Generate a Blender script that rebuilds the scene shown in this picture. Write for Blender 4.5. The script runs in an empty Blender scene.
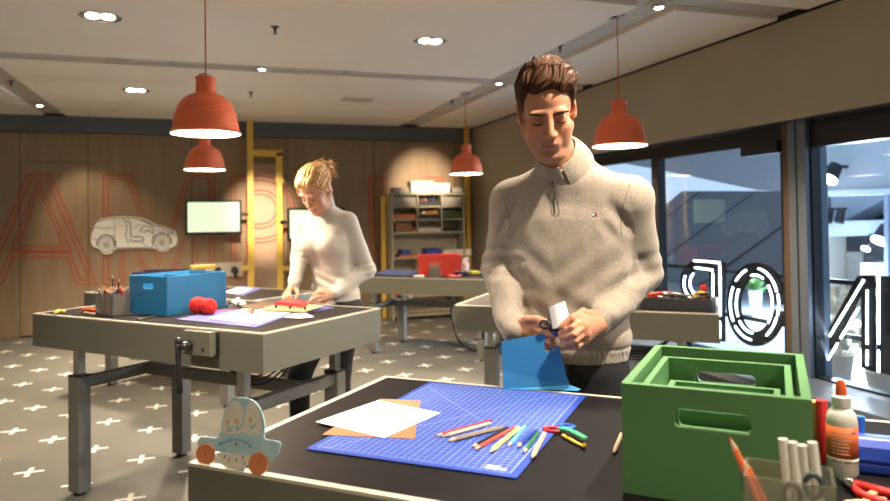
import bpy, bmesh, math, random
import numpy as np
from mathutils import Vector, Matrix, Euler

random.seed(7)
SC = bpy.context.scene
COL = SC.collection

# ------------------------------------------------------------------ camera
F, CX, CY, HC = 692.0, 445.0, 204.0, 1.38          # focal length and principal point in pixels of the 890x501 frame
YAW, PIT, ROLL = 18.8, 1.15, -0.8
rad = math.radians
cam_data = bpy.data.cameras.new('camera')
cam = bpy.data.objects.new('camera', cam_data)
COL.objects.link(cam)
SC.camera = cam
cam_data.sensor_width = 36.0
cam_data.lens = F / 890.0 * 36.0
cam_data.shift_y = (CY - 250.5) / 890.0
cam_data.clip_start = 0.05
cam_data.clip_end = 200
MROT = Matrix.Rotation(rad(-YAW), 3, 'Z') @ Matrix.Rotation(rad(90 + PIT), 3, 'X') @ Matrix.Rotation(rad(ROLL), 3, 'Z')
cam.matrix_world = Matrix.Translation((0, 0, HC)) @ MROT.to_4x4()
cam_data.dof.use_dof = True
cam_data.dof.focus_distance = 2.02
cam_data.dof.aperture_fstop = 3.0

# ------------------------------------------------------------------ world and exposure
world = bpy.data.worlds.new('world')
SC.world = world
world.use_nodes = True
_bg = world.node_tree.nodes['Background']
_bg.inputs[0].default_value = (0.66, 0.82, 1.0, 1)
_bg.inputs[1].default_value = .42
SC.view_settings.view_transform = 'Standard'
SC.view_settings.look = 'None'
SC.view_settings.gamma = 1.0
SC.view_settings.use_curve_mapping = False
SC.view_settings.exposure = 1.5

# light levels (watts), used by the builders of the fixtures themselves
PENDANT_W = 36.0
DOWNLIGHT_W = 130.0
CHANNEL_SPOT_W = 120.0
KEY_SPOT_W = 120.0
WALL_SPOT_W = 620.0
WARM = (1.0, 0.78, 0.54)
NEUTRAL = (1.0, 0.85, 0.66)

# ------------------------------------------------------------------ pixel -> place helpers (distance always from a surface)
CAMP = Vector((0, 0, HC))
def ray(u, v): return MROT @ Vector(((u - CX) / F, -(v - CY) / F, -1.0))
def PZ(u, v, z): d = ray(u, v); return CAMP + d * ((z - HC) / d.z)
def PY(u, v, y): d = ray(u, v); return CAMP + d * (y / d.y)
def PX(u, v, x): d = ray(u, v); return CAMP + d * (x / d.x)
def PV(u, v, p, n):
    d = ray(u, v); n = Vector(n)
    return CAMP + d * ((Vector(p) - CAMP).dot(n) / d.dot(n))
def at(u, v, d): return CAMP + ray(u, v) * d

# ------------------------------------------------------------------ materials
MATS = {}
def mat(name, col=(.8, .8, .8), rough=.5, metal=0.0, noise=None, bump=None, emit=None, trans=0.0, ior=1.45, alpha=1.0, coat=0.0, spec=None, sheen=0.0):
    """noise=(scale, amount[, detail]) varies the base colour; bump=(scale, strength)"""
    if name in MATS: return MATS[name]
    m = bpy.data.materials.new(name); m.use_nodes = True
    nt = m.node_tree; b = nt.nodes['Principled BSDF']
    c4 = (*col, 1)
    b.inputs['Base Color'].default_value = c4
    b.inputs['Roughness'].default_value = rough
    b.inputs['Metallic'].default_value = metal
    b.inputs['IOR'].default_value = ior
    b.inputs['Coat Weight'].default_value = coat
    b.inputs['Sheen Weight'].default_value = sheen
    if spec is not None: b.inputs['Specular IOR Level'].default_value = spec
    if trans: b.inputs['Transmission Weight'].default_value = trans
    if alpha < 1: b.inputs['Alpha'].default_value = alpha
    if emit:
        b.inputs['Emission Color'].default_value = (*emit[0], 1)
        b.inputs['Emission Strength'].default_value = emit[1]
    if noise or bump:
        tc = nt.nodes.new('ShaderNodeTexCoord')
    if noise:
        n = nt.nodes.new('ShaderNodeTexNoise'); n.inputs['Scale'].default_value = noise[0]
        n.inputs['Detail'].default_value = noise[2] if len(noise) > 2 else 4
        nt.links.new(tc.outputs['Object'], n.inputs['Vector'])
        r = nt.nodes.new('ShaderNodeMapRange')
        r.inputs['From Min'].default_value = .3; r.inputs['From Max'].default_value = .7
        r.inputs['To Min'].default_value = 1 - noise[1]; r.inputs['To Max'].default_value = 1 + noise[1]
        nt.links.new(n.outputs['Fac'], r.inputs['Value'])
        mx = nt.nodes.new('ShaderNodeMix'); mx.data_type = 'RGBA'; mx.blend_type = 'MULTIPLY'
        mx.inputs[0].default_value = 1
        mx.inputs[6].default_value = c4
        nt.links.new(r.outputs[0], mx.inputs[7])
        nt.links.new(mx.outputs[2], b.inputs['Base Color'])
    if bump:
        n2 = nt.nodes.new('ShaderNodeTexNoise'); n2.inputs['Scale'].default_value = bump[0]; n2.inputs['Detail'].default_value = 3
        nt.links.new(tc.outputs['Object'], n2.inputs['Vector'])
        bp = nt.nodes.new('ShaderNodeBump'); bp.inputs['Strength'].default_value = bump[1]; bp.inputs['Distance'].default_value = .01
        nt.links.new(n2.outputs['Fac'], bp.inputs['Height'])
        nt.links.new(bp.outputs[0], b.inputs['Normal'])
    MATS[name] = m
    return m

def nodes_of(m):
    return m.node_tree, m.node_tree.nodes['Principled BSDF']

# ------------------------------------------------------------------ object helpers
def tag(o, label=None, cat=None, group=None, kind=None):
    if label: o['label'] = label
    if cat: o['category'] = cat
    if group: o['group'] = group
    if kind: o['kind'] = kind
    return o

def thing(name, label, cat, loc=(0, 0, 0), rz=0.0, group=None):
    o = bpy.data.objects.new(name, None)
    o.empty_display_size = .05
    COL.objects.link(o)
    o.location = loc; o.rotation_euler = (0, 0, rz)
    return tag(o, label, cat, group)

def copy_tree(o, parent=None):
    c = o.copy(); COL.objects.link(c)
    if parent is not None: c.parent = parent
    for ch in list(o.children): copy_tree(ch, c)
    return c

class MB:
    """collects shapes into one mesh"""
    def __init__(s): s.v = []; s.f = []; s.m = []
    def add(s, vs, fs, mi=0):
        o = len(s.v); s.v += [tuple(p) for p in vs]
        s.f += [tuple(i + o for i in f) for f in fs]; s.m += [mi] * len(fs)
        return s
    def box(s, x0, x1, y0, y1, z0, z1, M=None, mi=0):
        vs = [Vector((x, y, z)) for z in (z0, z1) for y in (y0, y1) for x in (x0, x1)]
        if M is not None: vs = [M @ p for p in vs]
        return s.add(vs, [(0, 2, 3, 1), (4, 5, 7, 6), (0, 1, 5, 4), (2, 6, 7, 3), (0, 4, 6, 2), (1, 3, 7, 5)], mi)
    def cyl(s, p0, p1, r0, r1=None, n=16, caps=True, mi=0):
        r1 = r0 if r1 is None else r1
        p0 = Vector(p0); p1 = Vector(p1); d = (p1 - p0).normalized()
        a = d.orthogonal().normalized(); b = d.cross(a)
        vs = []
        for p, r in ((p0, r0), (p1, r1)):
            for i in range(n):
                t = 2 * math.pi * i / n
                vs.append(p + (a * math.cos(t) + b * math.sin(t)) * r)
        fs = [(i, (i + 1) % n, n + (i + 1) % n, n + i) for i in range(n)]
        if caps: fs += [tuple(range(n - 1, -1, -1)), tuple(range(n, 2 * n))]
        return s.add(vs, fs, mi)
    def lathe(s, prof, n=32, c=(0, 0, 0), M=None, mi=0, closed=False, caps=True):
        c = Vector(c); vs = []; k = len(prof)
        for r, z in prof:
            for i in range(n):
                t = 2 * math.pi * i / n
                p = Vector((r * math.cos(t), r * math.sin(t), z))
                if M is not None: p = M @ p
                vs.append(c + p)
        fs = []
        for j in range(k - 1 + (1 if closed else 0)):
            j2 = (j + 1) % k
            for i in range(n):
                i2 = (i + 1) % n
                fs.append((j * n + i, j * n + i2, j2 * n + i2, j2 * n + i))
        if not closed and caps:
            if prof[0][0] > 1e-6: fs.append(tuple(range(n - 1, -1, -1)))
            if prof[-1][0] > 1e-6: fs.append(tuple((k - 1) * n + i for i in range(n)))
        return s.add(vs, fs, mi)
    def tube(s, pts, r, n=8, mi=0, closed=False):
        pts = [Vector(p) for p in pts]; k = len(pts)
        rs = r if isinstance(r, (list, tuple)) else [r] * k
        prev = None; vs = []
        for i in range(k):
            if closed: d = pts[(i + 1) % k] - pts[i - 1]
            else: d = pts[min(i + 1, k - 1)] - pts[max(i - 1, 0)]
            d.normalize()
            if prev is None: a = d.orthogonal().normalized()
            else:
                a = prev - d * prev.dot(d)
                a = a.normalized() if a.length > 1e-6 else d.orthogonal().normalized()
            prev = a; b = d.cross(a)
            for j in range(n):
                t = 2 * math.pi * j / n
                vs.append(pts[i] + (a * math.cos(t) + b * math.sin(t)) * rs[i])
        fs = []
        for i in range(k if closed else k - 1):
            i2 = (i + 1) % k
            for j in range(n):
                j2 = (j + 1) % n
                fs.append((i * n + j, i * n + j2, i2 * n + j2, i2 * n + j))
        if not closed: fs += [tuple(range(n - 1, -1, -1)), tuple((k - 1) * n + j for j in range(n))]
        return s.add(vs, fs, mi)
    def prism(s, poly, t0, t1, fn, mi=0):
        """poly in 2D, extruded from t0 to t1; fn(a,b,t) -> point"""
        k = len(poly)
        vs = [fn(a, b, t0) for a, b in poly] + [fn(a, b, t1) for a, b in poly]
        fs = [tuple(range(k - 1, -1, -1)), tuple(range(k, 2 * k))]
        fs += [(i, (i + 1) % k, k + (i + 1) % k, k + i) for i in range(k)]
        return s.add(vs, fs, mi)
    def sphere(s, c, r, n=16, m=10, M=None, mi=0):
        c = Vector(c); r = Vector(r) if not isinstance(r, (int, float)) else Vector((r, r, r))
        vs = []
        for j in range(m + 1):
            ph = math.pi * j / m
            for i in range(n):
                t = 2 * math.pi * i / n
                p = Vector((r.x * math.sin(ph) * math.cos(t), r.y * math.sin(ph) * math.sin(t), r.z * math.cos(ph)))
                if M is not None: p = M @ p
                vs.append(c + p)
        fs = [(j * n + i, (j + 1) * n + i, (j + 1) * n + (i + 1) % n, j * n + (i + 1) % n) for j in range(m) for i in range(n)]
        return s.add(vs, fs, mi)
    def build(s, name, m, parent=None, smooth=False, bevel=0.0, loc=None, rz=None, seg=2, fix=True):
        me = bpy.data.meshes.new(name)
        me.from_pydata(s.v, [], s.f)
        ms = m if isinstance(m, (list, tuple)) else [m]
        for x in ms: me.materials.append(x)
        if len(ms) > 1: me.polygons.foreach_set('material_index', s.m)
        bm = bmesh.new(); bm.from_mesh(me)
        bmesh.ops.remove_doubles(bm, verts=bm.verts, dist=1e-6)
        if fix: bmesh.ops.recalc_face_normals(bm, faces=bm.faces)
        if bevel > 0:
            es = [e for e in bm.edges if len(e.link_faces) == 2 and e.calc_face_angle(0) > .6]
            bmesh.ops.bevel(bm, geom=es, offset=bevel, segments=seg, affect='EDGES', clamp_overlap=True, profile=.5)
        bm.to_mesh(me); bm.free()
        if smooth:
            if smooth is True: me.polygons.foreach_set('use_smooth', [True] * len(me.polygons))
            else:
                me.polygons.foreach_set('use_smooth', [True] * len(me.polygons))
                me.set_sharp_from_angle(angle=smooth)
        o = bpy.data.objects.new(name, me)
        COL.objects.link(o)
        if parent is not None: o.parent = parent
        if loc is not None: o.location = loc
        if rz is not None: o.rotation_euler = (0, 0, rz)
        return o

def ref(name, src, parent=None, loc=(0, 0, 0), rot=(0, 0, 0), scale=None):
    """another object that shares the mesh of src"""
    o = bpy.data.objects.new(name, src.data); COL.objects.link(o)
    if parent is not None: o.parent = parent
    o.location = loc; o.rotation_euler = rot
    if scale: o.scale = scale
    return o

def lamp(kind, name, loc, power, color, parent=None, target=None, size=.05, angle=90, blend=.5):
    l = bpy.data.lights.new(name, kind)
    l.energy = power; l.color = color
    if kind in ('POINT', 'SPOT'): l.shadow_soft_size = size
    if kind == 'SPOT': l.spot_size = rad(angle); l.spot_blend = blend
    if kind == 'AREA': l.size = size
    o = bpy.data.objects.new(name, l); COL.objects.link(o)
    if parent is not None: o.parent = parent
    o.location = loc
    if target is not None:
        base = Vector(parent.location) + Vector(loc) if parent is not None else Vector(loc)
        o.rotation_euler = (Vector(target) - base).to_track_quat('-Z', 'Y').to_euler()
    return o
# ================================================================== THE SETTING
YB, XR, ZC = 9.63, 3.71, 2.705          # back wall, right wall, ceiling
XL, YF = -4.2, -1.8                     # left wall and wall behind, both outside the frame

# ---- materials of the setting
def wood_wall():
    m = mat('plywood', (.30, .185, .10), .55)
    nt, b = nodes_of(m)
    tc = nt.nodes.new('ShaderNodeTexCoord'); mp = nt.nodes.new('ShaderNodeMapping')
    mp.inputs['Scale'].default_value = (2.0, 2.0, .3)
    n = nt.nodes.new('ShaderNodeTexNoise'); n.inputs['Scale'].default_value = 6; n.inputs['Detail'].default_value = 8; n.inputs['Distortion'].default_value = .6
    cr = nt.nodes.new('ShaderNodeValToRGB')
    cr.color_ramp.elements[0].position = .3; cr.color_ramp.elements[0].color = (.25, .175, .105, 1)
    cr.color_ramp.elements[1].position = .72; cr.color_ramp.elements[1].color = (.305, .22, .135, 1)
    nt.links.new(tc.outputs['Object'], mp.inputs[0]); nt.links.new(mp.outputs[0], n.inputs['Vector'])
    nt.links.new(n.outputs['Fac'], cr.inputs[0]); nt.links.new(cr.outputs[0], b.inputs['Base Color'])
    return m
M_WOOD = wood_wall()
M_FLOOR = mat('floor_vinyl', (.150, .142, .120), .42, noise=(1.2, .08), spec=.4)
M_CROSS = mat('cross_white', (.80, .77, .70), .5)
M_CEIL = mat('ceiling_paint', (.86, .79, .69), .75, noise=(.8, .03))
M_CHAN = mat('channel_paint', (.52, .47, .41), .55)
M_BAND = mat('band_dark', (.12, .135, .155), .6)
M_RWALL = mat('upper_wall', (.40, .355, .265), .7, noise=(2, .04))
M_WALLP = mat('plain_wall', (.45, .40, .34), .7)
M_BLACKM = mat('black_metal', (.012, .013, .016), .35)
M_STEELB = mat('blue_grey_steel', (.15, .19, .25), .35, metal=.3)
M_SILL = mat('sill_grey', (.15, .175, .21), .45)
M_SOFF = mat('soffit_steel', (.20, .22, .25), .22, metal=.7)
M_WARMREFL = mat('warm_reflection', (.10, .065, .04), .4)
M_RED = mat('letter_red', (.42, .055, .02), .6)

def glass_mat(name, tint=(1, 1, 1)):
    m = bpy.data.materials.new(name); m.use_nodes = True
    nt = m.node_tree; nt.nodes.clear()
    out = nt.nodes.new('ShaderNodeOutputMaterial'); mx = nt.nodes.new('ShaderNodeMixShader')
    lw = nt.nodes.new('ShaderNodeLayerWeight'); lw.inputs[0].default_value = .5
    pw = nt.nodes.new('ShaderNodeMath'); pw.operation = 'POWER'; pw.inputs[1].default_value = 5.0
    fr = nt.nodes.new('ShaderNodeMath'); fr.operation = 'MULTIPLY_ADD'; fr.inputs[1].default_value = .9; fr.inputs[2].default_value = .045
    nt.links.new(lw.outputs['Facing'], pw.inputs[0]); nt.links.new(pw.outputs[0], fr.inputs[0])
    tr = nt.nodes.new('ShaderNodeBsdfTransparent'); tr.inputs[0].default_value = (*tint, 1)
    gl = nt.nodes.new('ShaderNodeBsdfGlossy'); gl.inputs['Roughness'].default_value = .01
    nt.links.new(fr.outputs[0], mx.inputs[0]); nt.links.new(tr.outputs[0], mx.inputs[1]); nt.links.new(gl.outputs[0], mx.inputs[2])
    nt.links.new(mx.outputs[0], out.inputs[0])
    return m
M_GLASS = glass_mat('window_glass', (.86, .92, .97))

# ---- floor with its white crosses
fl = MB().box(XL, XR + .3, YF, YB + .1, -.1, 0).build('floor', M_FLOOR); tag(fl, kind='structure')
c = .074; w = .0135
cross = MB()
cross.prism([(-c, -w), (-w, -w), (-w, -c), (w, -c), (w, -w), (c, -w), (c, w), (w, w), (w, c), (-w, c), (-w, w), (-c, w)], .0, .0012, lambda a, b, t: (a, b, t))
c0 = None
for i in range(-9, 15):
    for j in range(-10, 9):
        x = -.672 + .2865 * i; y = 4.72 + .605 * j + (.3025 if i % 2 else 0)
        if not (XL + .1 < x < 3.5 and 2.6 < y < YB - .1): continue
        dx, dy = x, y
        dep = .322 * dx + .947 * dy; lat = .947 * dx - .322 * dy
        if dep < 2.5 or abs(lat) / dep > .70: continue
        if c0 is None:
            c0 = cross.build('floor_cross', M_CROSS, fl, loc=(x, y, 0))
        else: ref('floor_cross', c0, fl, (x, y, 0))

# ---- ceiling: flat panels with recessed channels between them
ce = MB().box(XL, XR + .3, YF, YB + .1, 2.735, 2.85).build('ceiling', M_CHAN); tag(ce, kind='structure')
xs = [(XL, -1.925), (-1.665, 2.585), (2.865, XR - .012)]
ys = [(YF, .86), (1.10, 3.48), (3.73, 6.10), (6.35, 8.88), (8.945, YB)]
for a, b in xs:
    for p, q in ys:
        MB().box(a, b, p, q, ZC, 2.736).build('ceiling_panel', M_CEIL, ce)
# seams of the channel covers
for (x0, x1, y0, y1) in ((-.3, -.294, 6.10, 6.35), (1.19, 1.196, 6.10, 6.35), (2.585, 2.865, 8.45, 8.456), (-1.925, -1.665, 8.7, 8.706)):
    MB().box(x0, x1, y0, y1, 2.731, 2.737).build('channel_seam', M_BAND, ce)

# ---- back wall
wb = MB().box(XL, XR + .3, YB + .012, YB + .25, 0, 2.85).build('wall_back', mat('joint_dark', (.03, .02, .012), .8)); tag(wb, kind='structure')
px_ = [XL, -3.42, -2.184]
def panel(x0, x1, z0, z1, nm='wall_panel', par=wb):
    g = .004
    return MB().box(x0 + g, x1 - g, YB, YB + .013, z0 + g, z1 - g).build(nm, M_WOOD, par, bevel=.0015, seg=1)
panel(XL, -3.42, .0, 2.505); panel(-3.42, -2.184, .0, 2.505)
panel(-2.184, -1.437, 2.133, 2.505)
for a, b in ((-1.437, -.22), (-.22, 1.0), (1.0, 2.22), (2.22, 3.44), (3.44, XR)):
    panel(a, b, 0, 2.505)
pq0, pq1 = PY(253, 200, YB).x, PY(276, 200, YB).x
MB().box(pq0, pq1, YB - .001, YB + .004, .05, PY(264, 164, YB).z).build('lit_panel', mat('plywood_lit', (.46, .33, .24), .55, noise=(5, .05)), wb)  # paler wood paints in the spotlit stretch of wall between the yellow poles
d1 = MB().box(-2.180, -1.441, YB + .0005, YB + .013, .02, 2.129).build('door_1', M_WOOD, bevel=.002); tag(d1, kind='structure')
MB().box(-2.184, -1.437, YB - .004, YB - .0025, .0, .018).build('threshold', M_BLACKM, d1)
tr1 = MB().box(XL, XR, YB - .05, YB + .012, 2.507, ZC).build('trim_1', M_BAND); tag(tr1, kind='structure')
bb = MB().box(-1.43, XR, YB - .008, YB + .0, 0, .06).build('baseboard_back', M_BAND); tag(bb, kind='structure')

# red double outline letters printed large on the wood (A M P U)
def offset_poly(P, d):
    n = len(P); out = []
    ar = sum(P[i][0] * P[(i + 1) % n][1] - P[(i + 1) % n][0] * P[i][1] for i in range(n))
    sg = 1 if ar > 0 else -1
    for i in range(n):
        p0 = Vector(P[i - 1]); p1 = Vector(P[i]); p2 = Vector(P[(i + 1) % n])
        a = (p1 - p0).normalized(); b = (p2 - p1).normalized()
        na = Vector((-a.y, a.x)) * sg; nb = Vector((-b.y, b.x)) * sg
        m = na + nb
        m = m / max(.35, m.dot(na)) if m.length > 1e-6 else na
        q = p1 + m * d
        out.append((q.x, q.y))
    return out
def outline(mb, P, w, fn):
    n = len(P); A = offset_poly(P, -w / 2); B = offset_poly(P, w / 2)
    vs = [fn(*p) for p in A] + [fn(*p) for p in B]
    mb.add(vs, [(i, (i + 1) % n, n + (i + 1) % n, n + i) for i in range(n)])
def wallpt(u, v): p = PY(u, v, YB); return (p.x, p.z)
def arc(cx, cz, r, a0, a1, n=14, rz=None):
    return [(cx + r * math.cos(rad(a0 + (a1 - a0) * i / n)), cz + (rz or r) * math.sin(rad(a0 + (a1 - a0) * i / n))) for i in range(n + 1)]
LET = {
 'A': [[wallpt(*p) for p in ((27, 175), (51, 175), (97, 284.5), (77.5, 284.5), (66.5, 257), (13.5, 257), (2, 284.5), (-18, 284.5))],
       [wallpt(*p) for p in ((39, 189), (18.5, 246.5), (63.5, 246.5))]],
 'M': [[wallpt(*p) for p in ((103.5, 175), (130.5, 175), (159, 259), (187, 175), (214, 175), (214, 284.5), (193.5, 284.5), (193.5, 218), (170, 284.5), (148, 284.5), (124, 218), (124, 284.5), (103.5, 284.5))]],
}
zt, zb_ = 1.975, .61
LET['P'] = [[(.27, zb_), (.52, zb_), (.52, 1.08)] + arc(.66, 1.5275, .4475, -90, 90) + [(.27, zt)],
            [(.52, 1.33), (.52, 1.73), (.66, 1.73)] + arc(.66, 1.53, .20, 90, -90)[1:-1] + [(.66, 1.33)]]
LET['U'] = [[(2.145, zt), (2.40, zt), (2.40, 1.15)] + arc(2.70, 1.12, .30, 180, 360)[1:-1] + [(3.0, 1.15), (3.0, zt), (3.255, zt), (3.255, 1.1)] + arc(2.70, 1.10, .555, 360, 180, rz=.49)[1:-1] + [(2.145, 1.1)]]
for L, polys in LET.items():
    mb = MB()
    for k, P in enumerate(polys):
        outline(mb, P, .017, lambda a, b: (a, YB - .0015, b))
        outline(mb, offset_poly(P, .055 if k == 0 else -.055), .017, lambda a, b: (a, YB - .0015, b))
    o = mb.build('letter_outline', M_RED, wb, fix=False); o['label'] = 'red double outline letter %s printed on the wood' % L

# ---- right wall: solid band over the windows, solid pier at the back corner
wr = MB().box(XR, XR + .22, YF, YB, 2.012, 2.69).build('wall_right', M_RWALL); tag(wr, kind='structure')
MB().box(XR, XR + .22, 7.35, YB, 0, 2.012).build('wall_pier', M_RWALL, wr)
MB().box(XR - .004, XR + .05, YF, YB, 2.69, 2.735).build('shadow_gap', mat('gap_black', (.01, .008, .006), .9), wr)
MB().box(XR + .01, XR + .22, YF, 7.35, 2.006, 2.0115).build('soffit', M_SOFF, wr)
# front and left walls close the room behind the camera
wf = MB().box(XL, XR + .3, YF - .2, YF, 0, 2.85).build('wall_front', M_WALLP); tag(wf, kind='structure')
wl = MB().box(XL - .2, XL, YF, YB, 0, 2.85).build('wall_left', M_WALLP); tag(wl, kind='structure')

# ---- windows in the right wall
XW = 3.90
def window(n, y0, y1, zt, mull=True):
    f = MB()
    f.box(XW - .03, XW + .05, y0, y1, zt, 2.006)              # head
    f.box(XW - .03, XW + .05, y0, y1, .22, .275)              # bottom rail
    f.box(XW - .03, XW + .05, y0, y0 + .05, .275, zt)
    f.box(XW - .03, XW + .05, y1 - (.012 if n == 3 else .05), y1, .275, zt)
    o = f.build('window_%d' % n, M_BLACKM); tag(o, kind='structure')
    MB().box(XW + .008, XW + .016, y0 + .05, y1 - (.012 if n == 3 else .05), .275, zt).build('pane', M_GLASS, o)
    return o
w1 = window(1, 5.385, 7.35, 1.90)
w2 = window(2, 3.86, 5.385, 1.885)
w3 = window(3, .9, 3.65, 1.825)
w4 = window(4, YF, .9, 1.825)
MB().box(XW - .10, XW - .03, 3.87, 4.22, 1.81, 1.90).build('door_closer', M_BLACKM, w2)
post = MB().box(XW - .07, XW + .12, 3.65, 3.80, 0, 2.006).build('trim_2', M_STEELB); tag(post, kind='structure')
MB().box(XW - .06, XW + .10, 3.80, 3.86, 0, 2.006).build('warm_reflection', M_WARMREFL, post)  # brown colour paints the warm reflection on the steel post's left face
MB().box(XW - .075, XW - .07, 3.725, 3.733, 0, 2.006).build('joint', M_BLACKM, post)
sill = MB().box(3.46, XW - .03, YF, 7.35, .20, .262).box(3.52, XW, YF, 7.35, 0, .20).build('trim_3', M_SILL, bevel=.004); tag(sill, kind='structure')
MB().box(XW, XW + .05, YF, 7.35, 0, .22).build('trim_4', M_SILL); tag(bpy.data.objects['trim_4'], kind='structure')
# ================================================================== THE HALL BEYOND THE WINDOWS
M_CLAD = mat('cladding_grey', (.13, .145, .165), .5)
M_FASC = mat('fascia_grey', (.21, .23, .26), .6)
M_HWHITE = mat('hall_white', (.70, .76, .84), .6)
M_HFLOOR = mat('hall_floor', (.30, .33, .38), .3, noise=(.7, .15))
M_CREAM = mat('hall_cream', (.62, .55, .44), .6)
M_DARKSHOP = mat('dark_shopfront', (.03, .032, .036), .4)
hf = MB().box(XW + .06, 30, -14, 34, -.12, -.01).build('floor_hall', M_HFLOOR); tag(hf, kind='structure')
XH = 9.0
def hp(u, v, x=XH): p = PX(u, v, x); return (p.y, p.z)
# sloping grey building skin seen through the left pane, cut by diagonal joints
wh = MB(); wh.prism([hp(*p) for p in ((560, 262), (661, 208), (682, 191), (905, 191), (905, 420), (560, 420))], XH + .02, XH + .3, lambda a, b, t: (t, a, b))
wh = wh.build('wall_hall', mat('joint_hall', (.03, .032, .04), .7)); tag(wh, kind='structure')
lines = [((560, 262), (661, 208), (682, 191), (700, 191), (560, 296)),
         ((702, 191), (755, 191), (560, 332), (560, 298)),
         ((757, 191), (792, 191), (792, 218), (560, 384), (560, 334)),
         ((792, 221), (792, 420), (560, 420), (560, 387))]
for P in lines:
    mb = MB(); mb.prism([hp(*p) for p in P], XH, XH + .03, lambda a, b, t: (t, a, b)); mb.build('cladding_panel', M_CLAD, wh)
fa = MB(); fa.prism([hp(*p, 7.6) for p in ((560, 100), (792, 100), (792, 192), (757, 190), (655, 169), (560, 152))], 7.6, 7.9, lambda a, b, t: (t, a, b))
fa = fa.build('trim_5', M_FASC); tag(fa, kind='structure')
# right pane: hall ceiling edge, pale sloping soffit, white balcony band, cream column and dark shopfront
def hbox(name, m, pts, x0, x1, parent=None):
    mb = MB(); mb.prism([hp(*p, x0) for p in pts], x0, x1, lambda a, b, t: (t, a, b))
    return mb.build(name, m, parent)
t6 = hbox('trim_6', mat('hall_ceiling_pale', (.50, .55, .62), .6), ((796, 90), (960, 80), (960, 186), (796, 192)), 7.6, 8.2); tag(t6, kind='structure')
hbox('ledge', M_HWHITE, ((796, 192), (960, 186), (960, 191), (796, 197)), 7.55, 8.2, t6)
t7 = hbox('trim_7', mat('soffit_pale', (.42, .46, .52), .6), ((796, 197), (900, 190), (835, 226), (796, 228)), 8.4, 8.9); tag(t7, kind='structure')
t8 = hbox('trim_8', M_HWHITE, ((796, 222), (886, 220), (892, 234), (796, 238)), 8.2, 8.8); tag(t8, kind='structure')
t9 = hbox('trim_9', M_CREAM, ((796, 238), (830, 237), (830, 330), (796, 332)), 8.3, 8.8); tag(t9, kind='structure')
t10 = hbox('trim_10', M_DARKSHOP, ((830, 237), (892, 234), (892, 300), (830, 300)), 8.6, 8.9); tag(t10, kind='structure')
hbox('doorway', mat('shop_wall', (.30, .27, .24), .6), ((846, 252), (862, 251), (862, 298), (846, 298)), 8.57, 8.62, t10)
ya, yb_ = PX(860, 263, 8.0).y, PX(905, 263, 8.0).y
sb = MB().box(8.0, 8.4, min(ya, yb_), max(ya, yb_), -.01, PX(860, 263, 8.0).z).build('display_counter', mat('counter_white', (.66, .70, .75), .5), bevel=.01)
tag(sb, 'white display counter in front of the dark shopfront outside', 'counter')
# a glass column line at the far right
gm = hbox('trim_11', mat('hall_mullion', (.35, .42, .52), .4), ((884, 192), (888, 192), (888, 300), (884, 300)), 7.7, 7.8); tag(gm, kind='structure')

# white pot with a green plant standing in the hall
pp = PZ(755.5, 316, -.01)
pl = thing('potted_plant', 'green plant in a tall white pot seen through the O of the window sign', 'plant', pp)
MB().lathe([(.06, 0), (.085, .34), (.09, .35), (.075, .34), (.07, .30), (.0, .30)], 20).build('pot', mat('pot_white', (.75, .78, .8), .35), pl, smooth=.6)
random.seed(3)
mb = MB()
for k in range(60):
    a = random.uniform(0, 6.28); t = random.uniform(.1, 1.2); L = random.uniform(.12, .26)
    d = Vector((math.cos(a) * math.sin(t), math.sin(a) * math.sin(t), math.cos(t))); p0 = Vector((0, 0, .31)) + d * .02
    s = d.cross(Vector((0, 0, 1))).normalized() * .028; n = Vector((0, 0, -.03))
    mb.add([p0, p0 + d * L * .5 + s, p0 + d * L + n, p0 + d * L * .5 - s], [(0, 1, 2, 3)])
mb.build('foliage', mat('leaf_green', (.05, .14, .03), .5), pl, fix=False)

# two pale dried bunches on the hall floor behind the mirrored N
M_DRY = mat('dried_cream', (.78, .72, .60), .7)
for k, (u, v, n, lab) in enumerate(((840, 372, 60, 'pale cream dried bunch outside behind the diagonal of the neon N'), (882, 392, 70, 'pale cream dried bunch outside behind the upright of the neon N'))):
    q = PZ(u, v, -.01); q = Vector((max(q.x, 4.6), q.y, -.01)) if q.x < 4.6 else q
    t = thing('dried_bunch', lab, 'plant', q)
    MB().lathe([(.09, 0), (.12, .16), (.11, .16), (.09, .13), (0, .13)], 16).build('bowl', M_CREAM, t, smooth=.6)
    mb = MB(); random.seed(40 + k)
    for i in range(n):
        a = random.uniform(0, 6.28); tt = random.uniform(.05, 1.0); L = random.uniform(.25, .62)
        d = Vector((math.cos(a) * math.sin(tt), math.sin(a) * math.sin(tt), math.cos(tt))); p0 = Vector((0, 0, .12)); p1 = p0 + d * L
        s1 = d.orthogonal().normalized() * .03; s2 = d.cross(s1)
        mb.tube([p0, p1], .003, 4)
        mb.add([p1 - d * .04, p1 + s1, p1 + d * .05, p1 - s1, p1 + s2, p1 - s2], [(0, 1, 2, 3), (0, 4, 2, 5)])
    tag(mb.build('dry_leaves', M_DRY, t, fix=False), kind='stuff')

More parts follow.
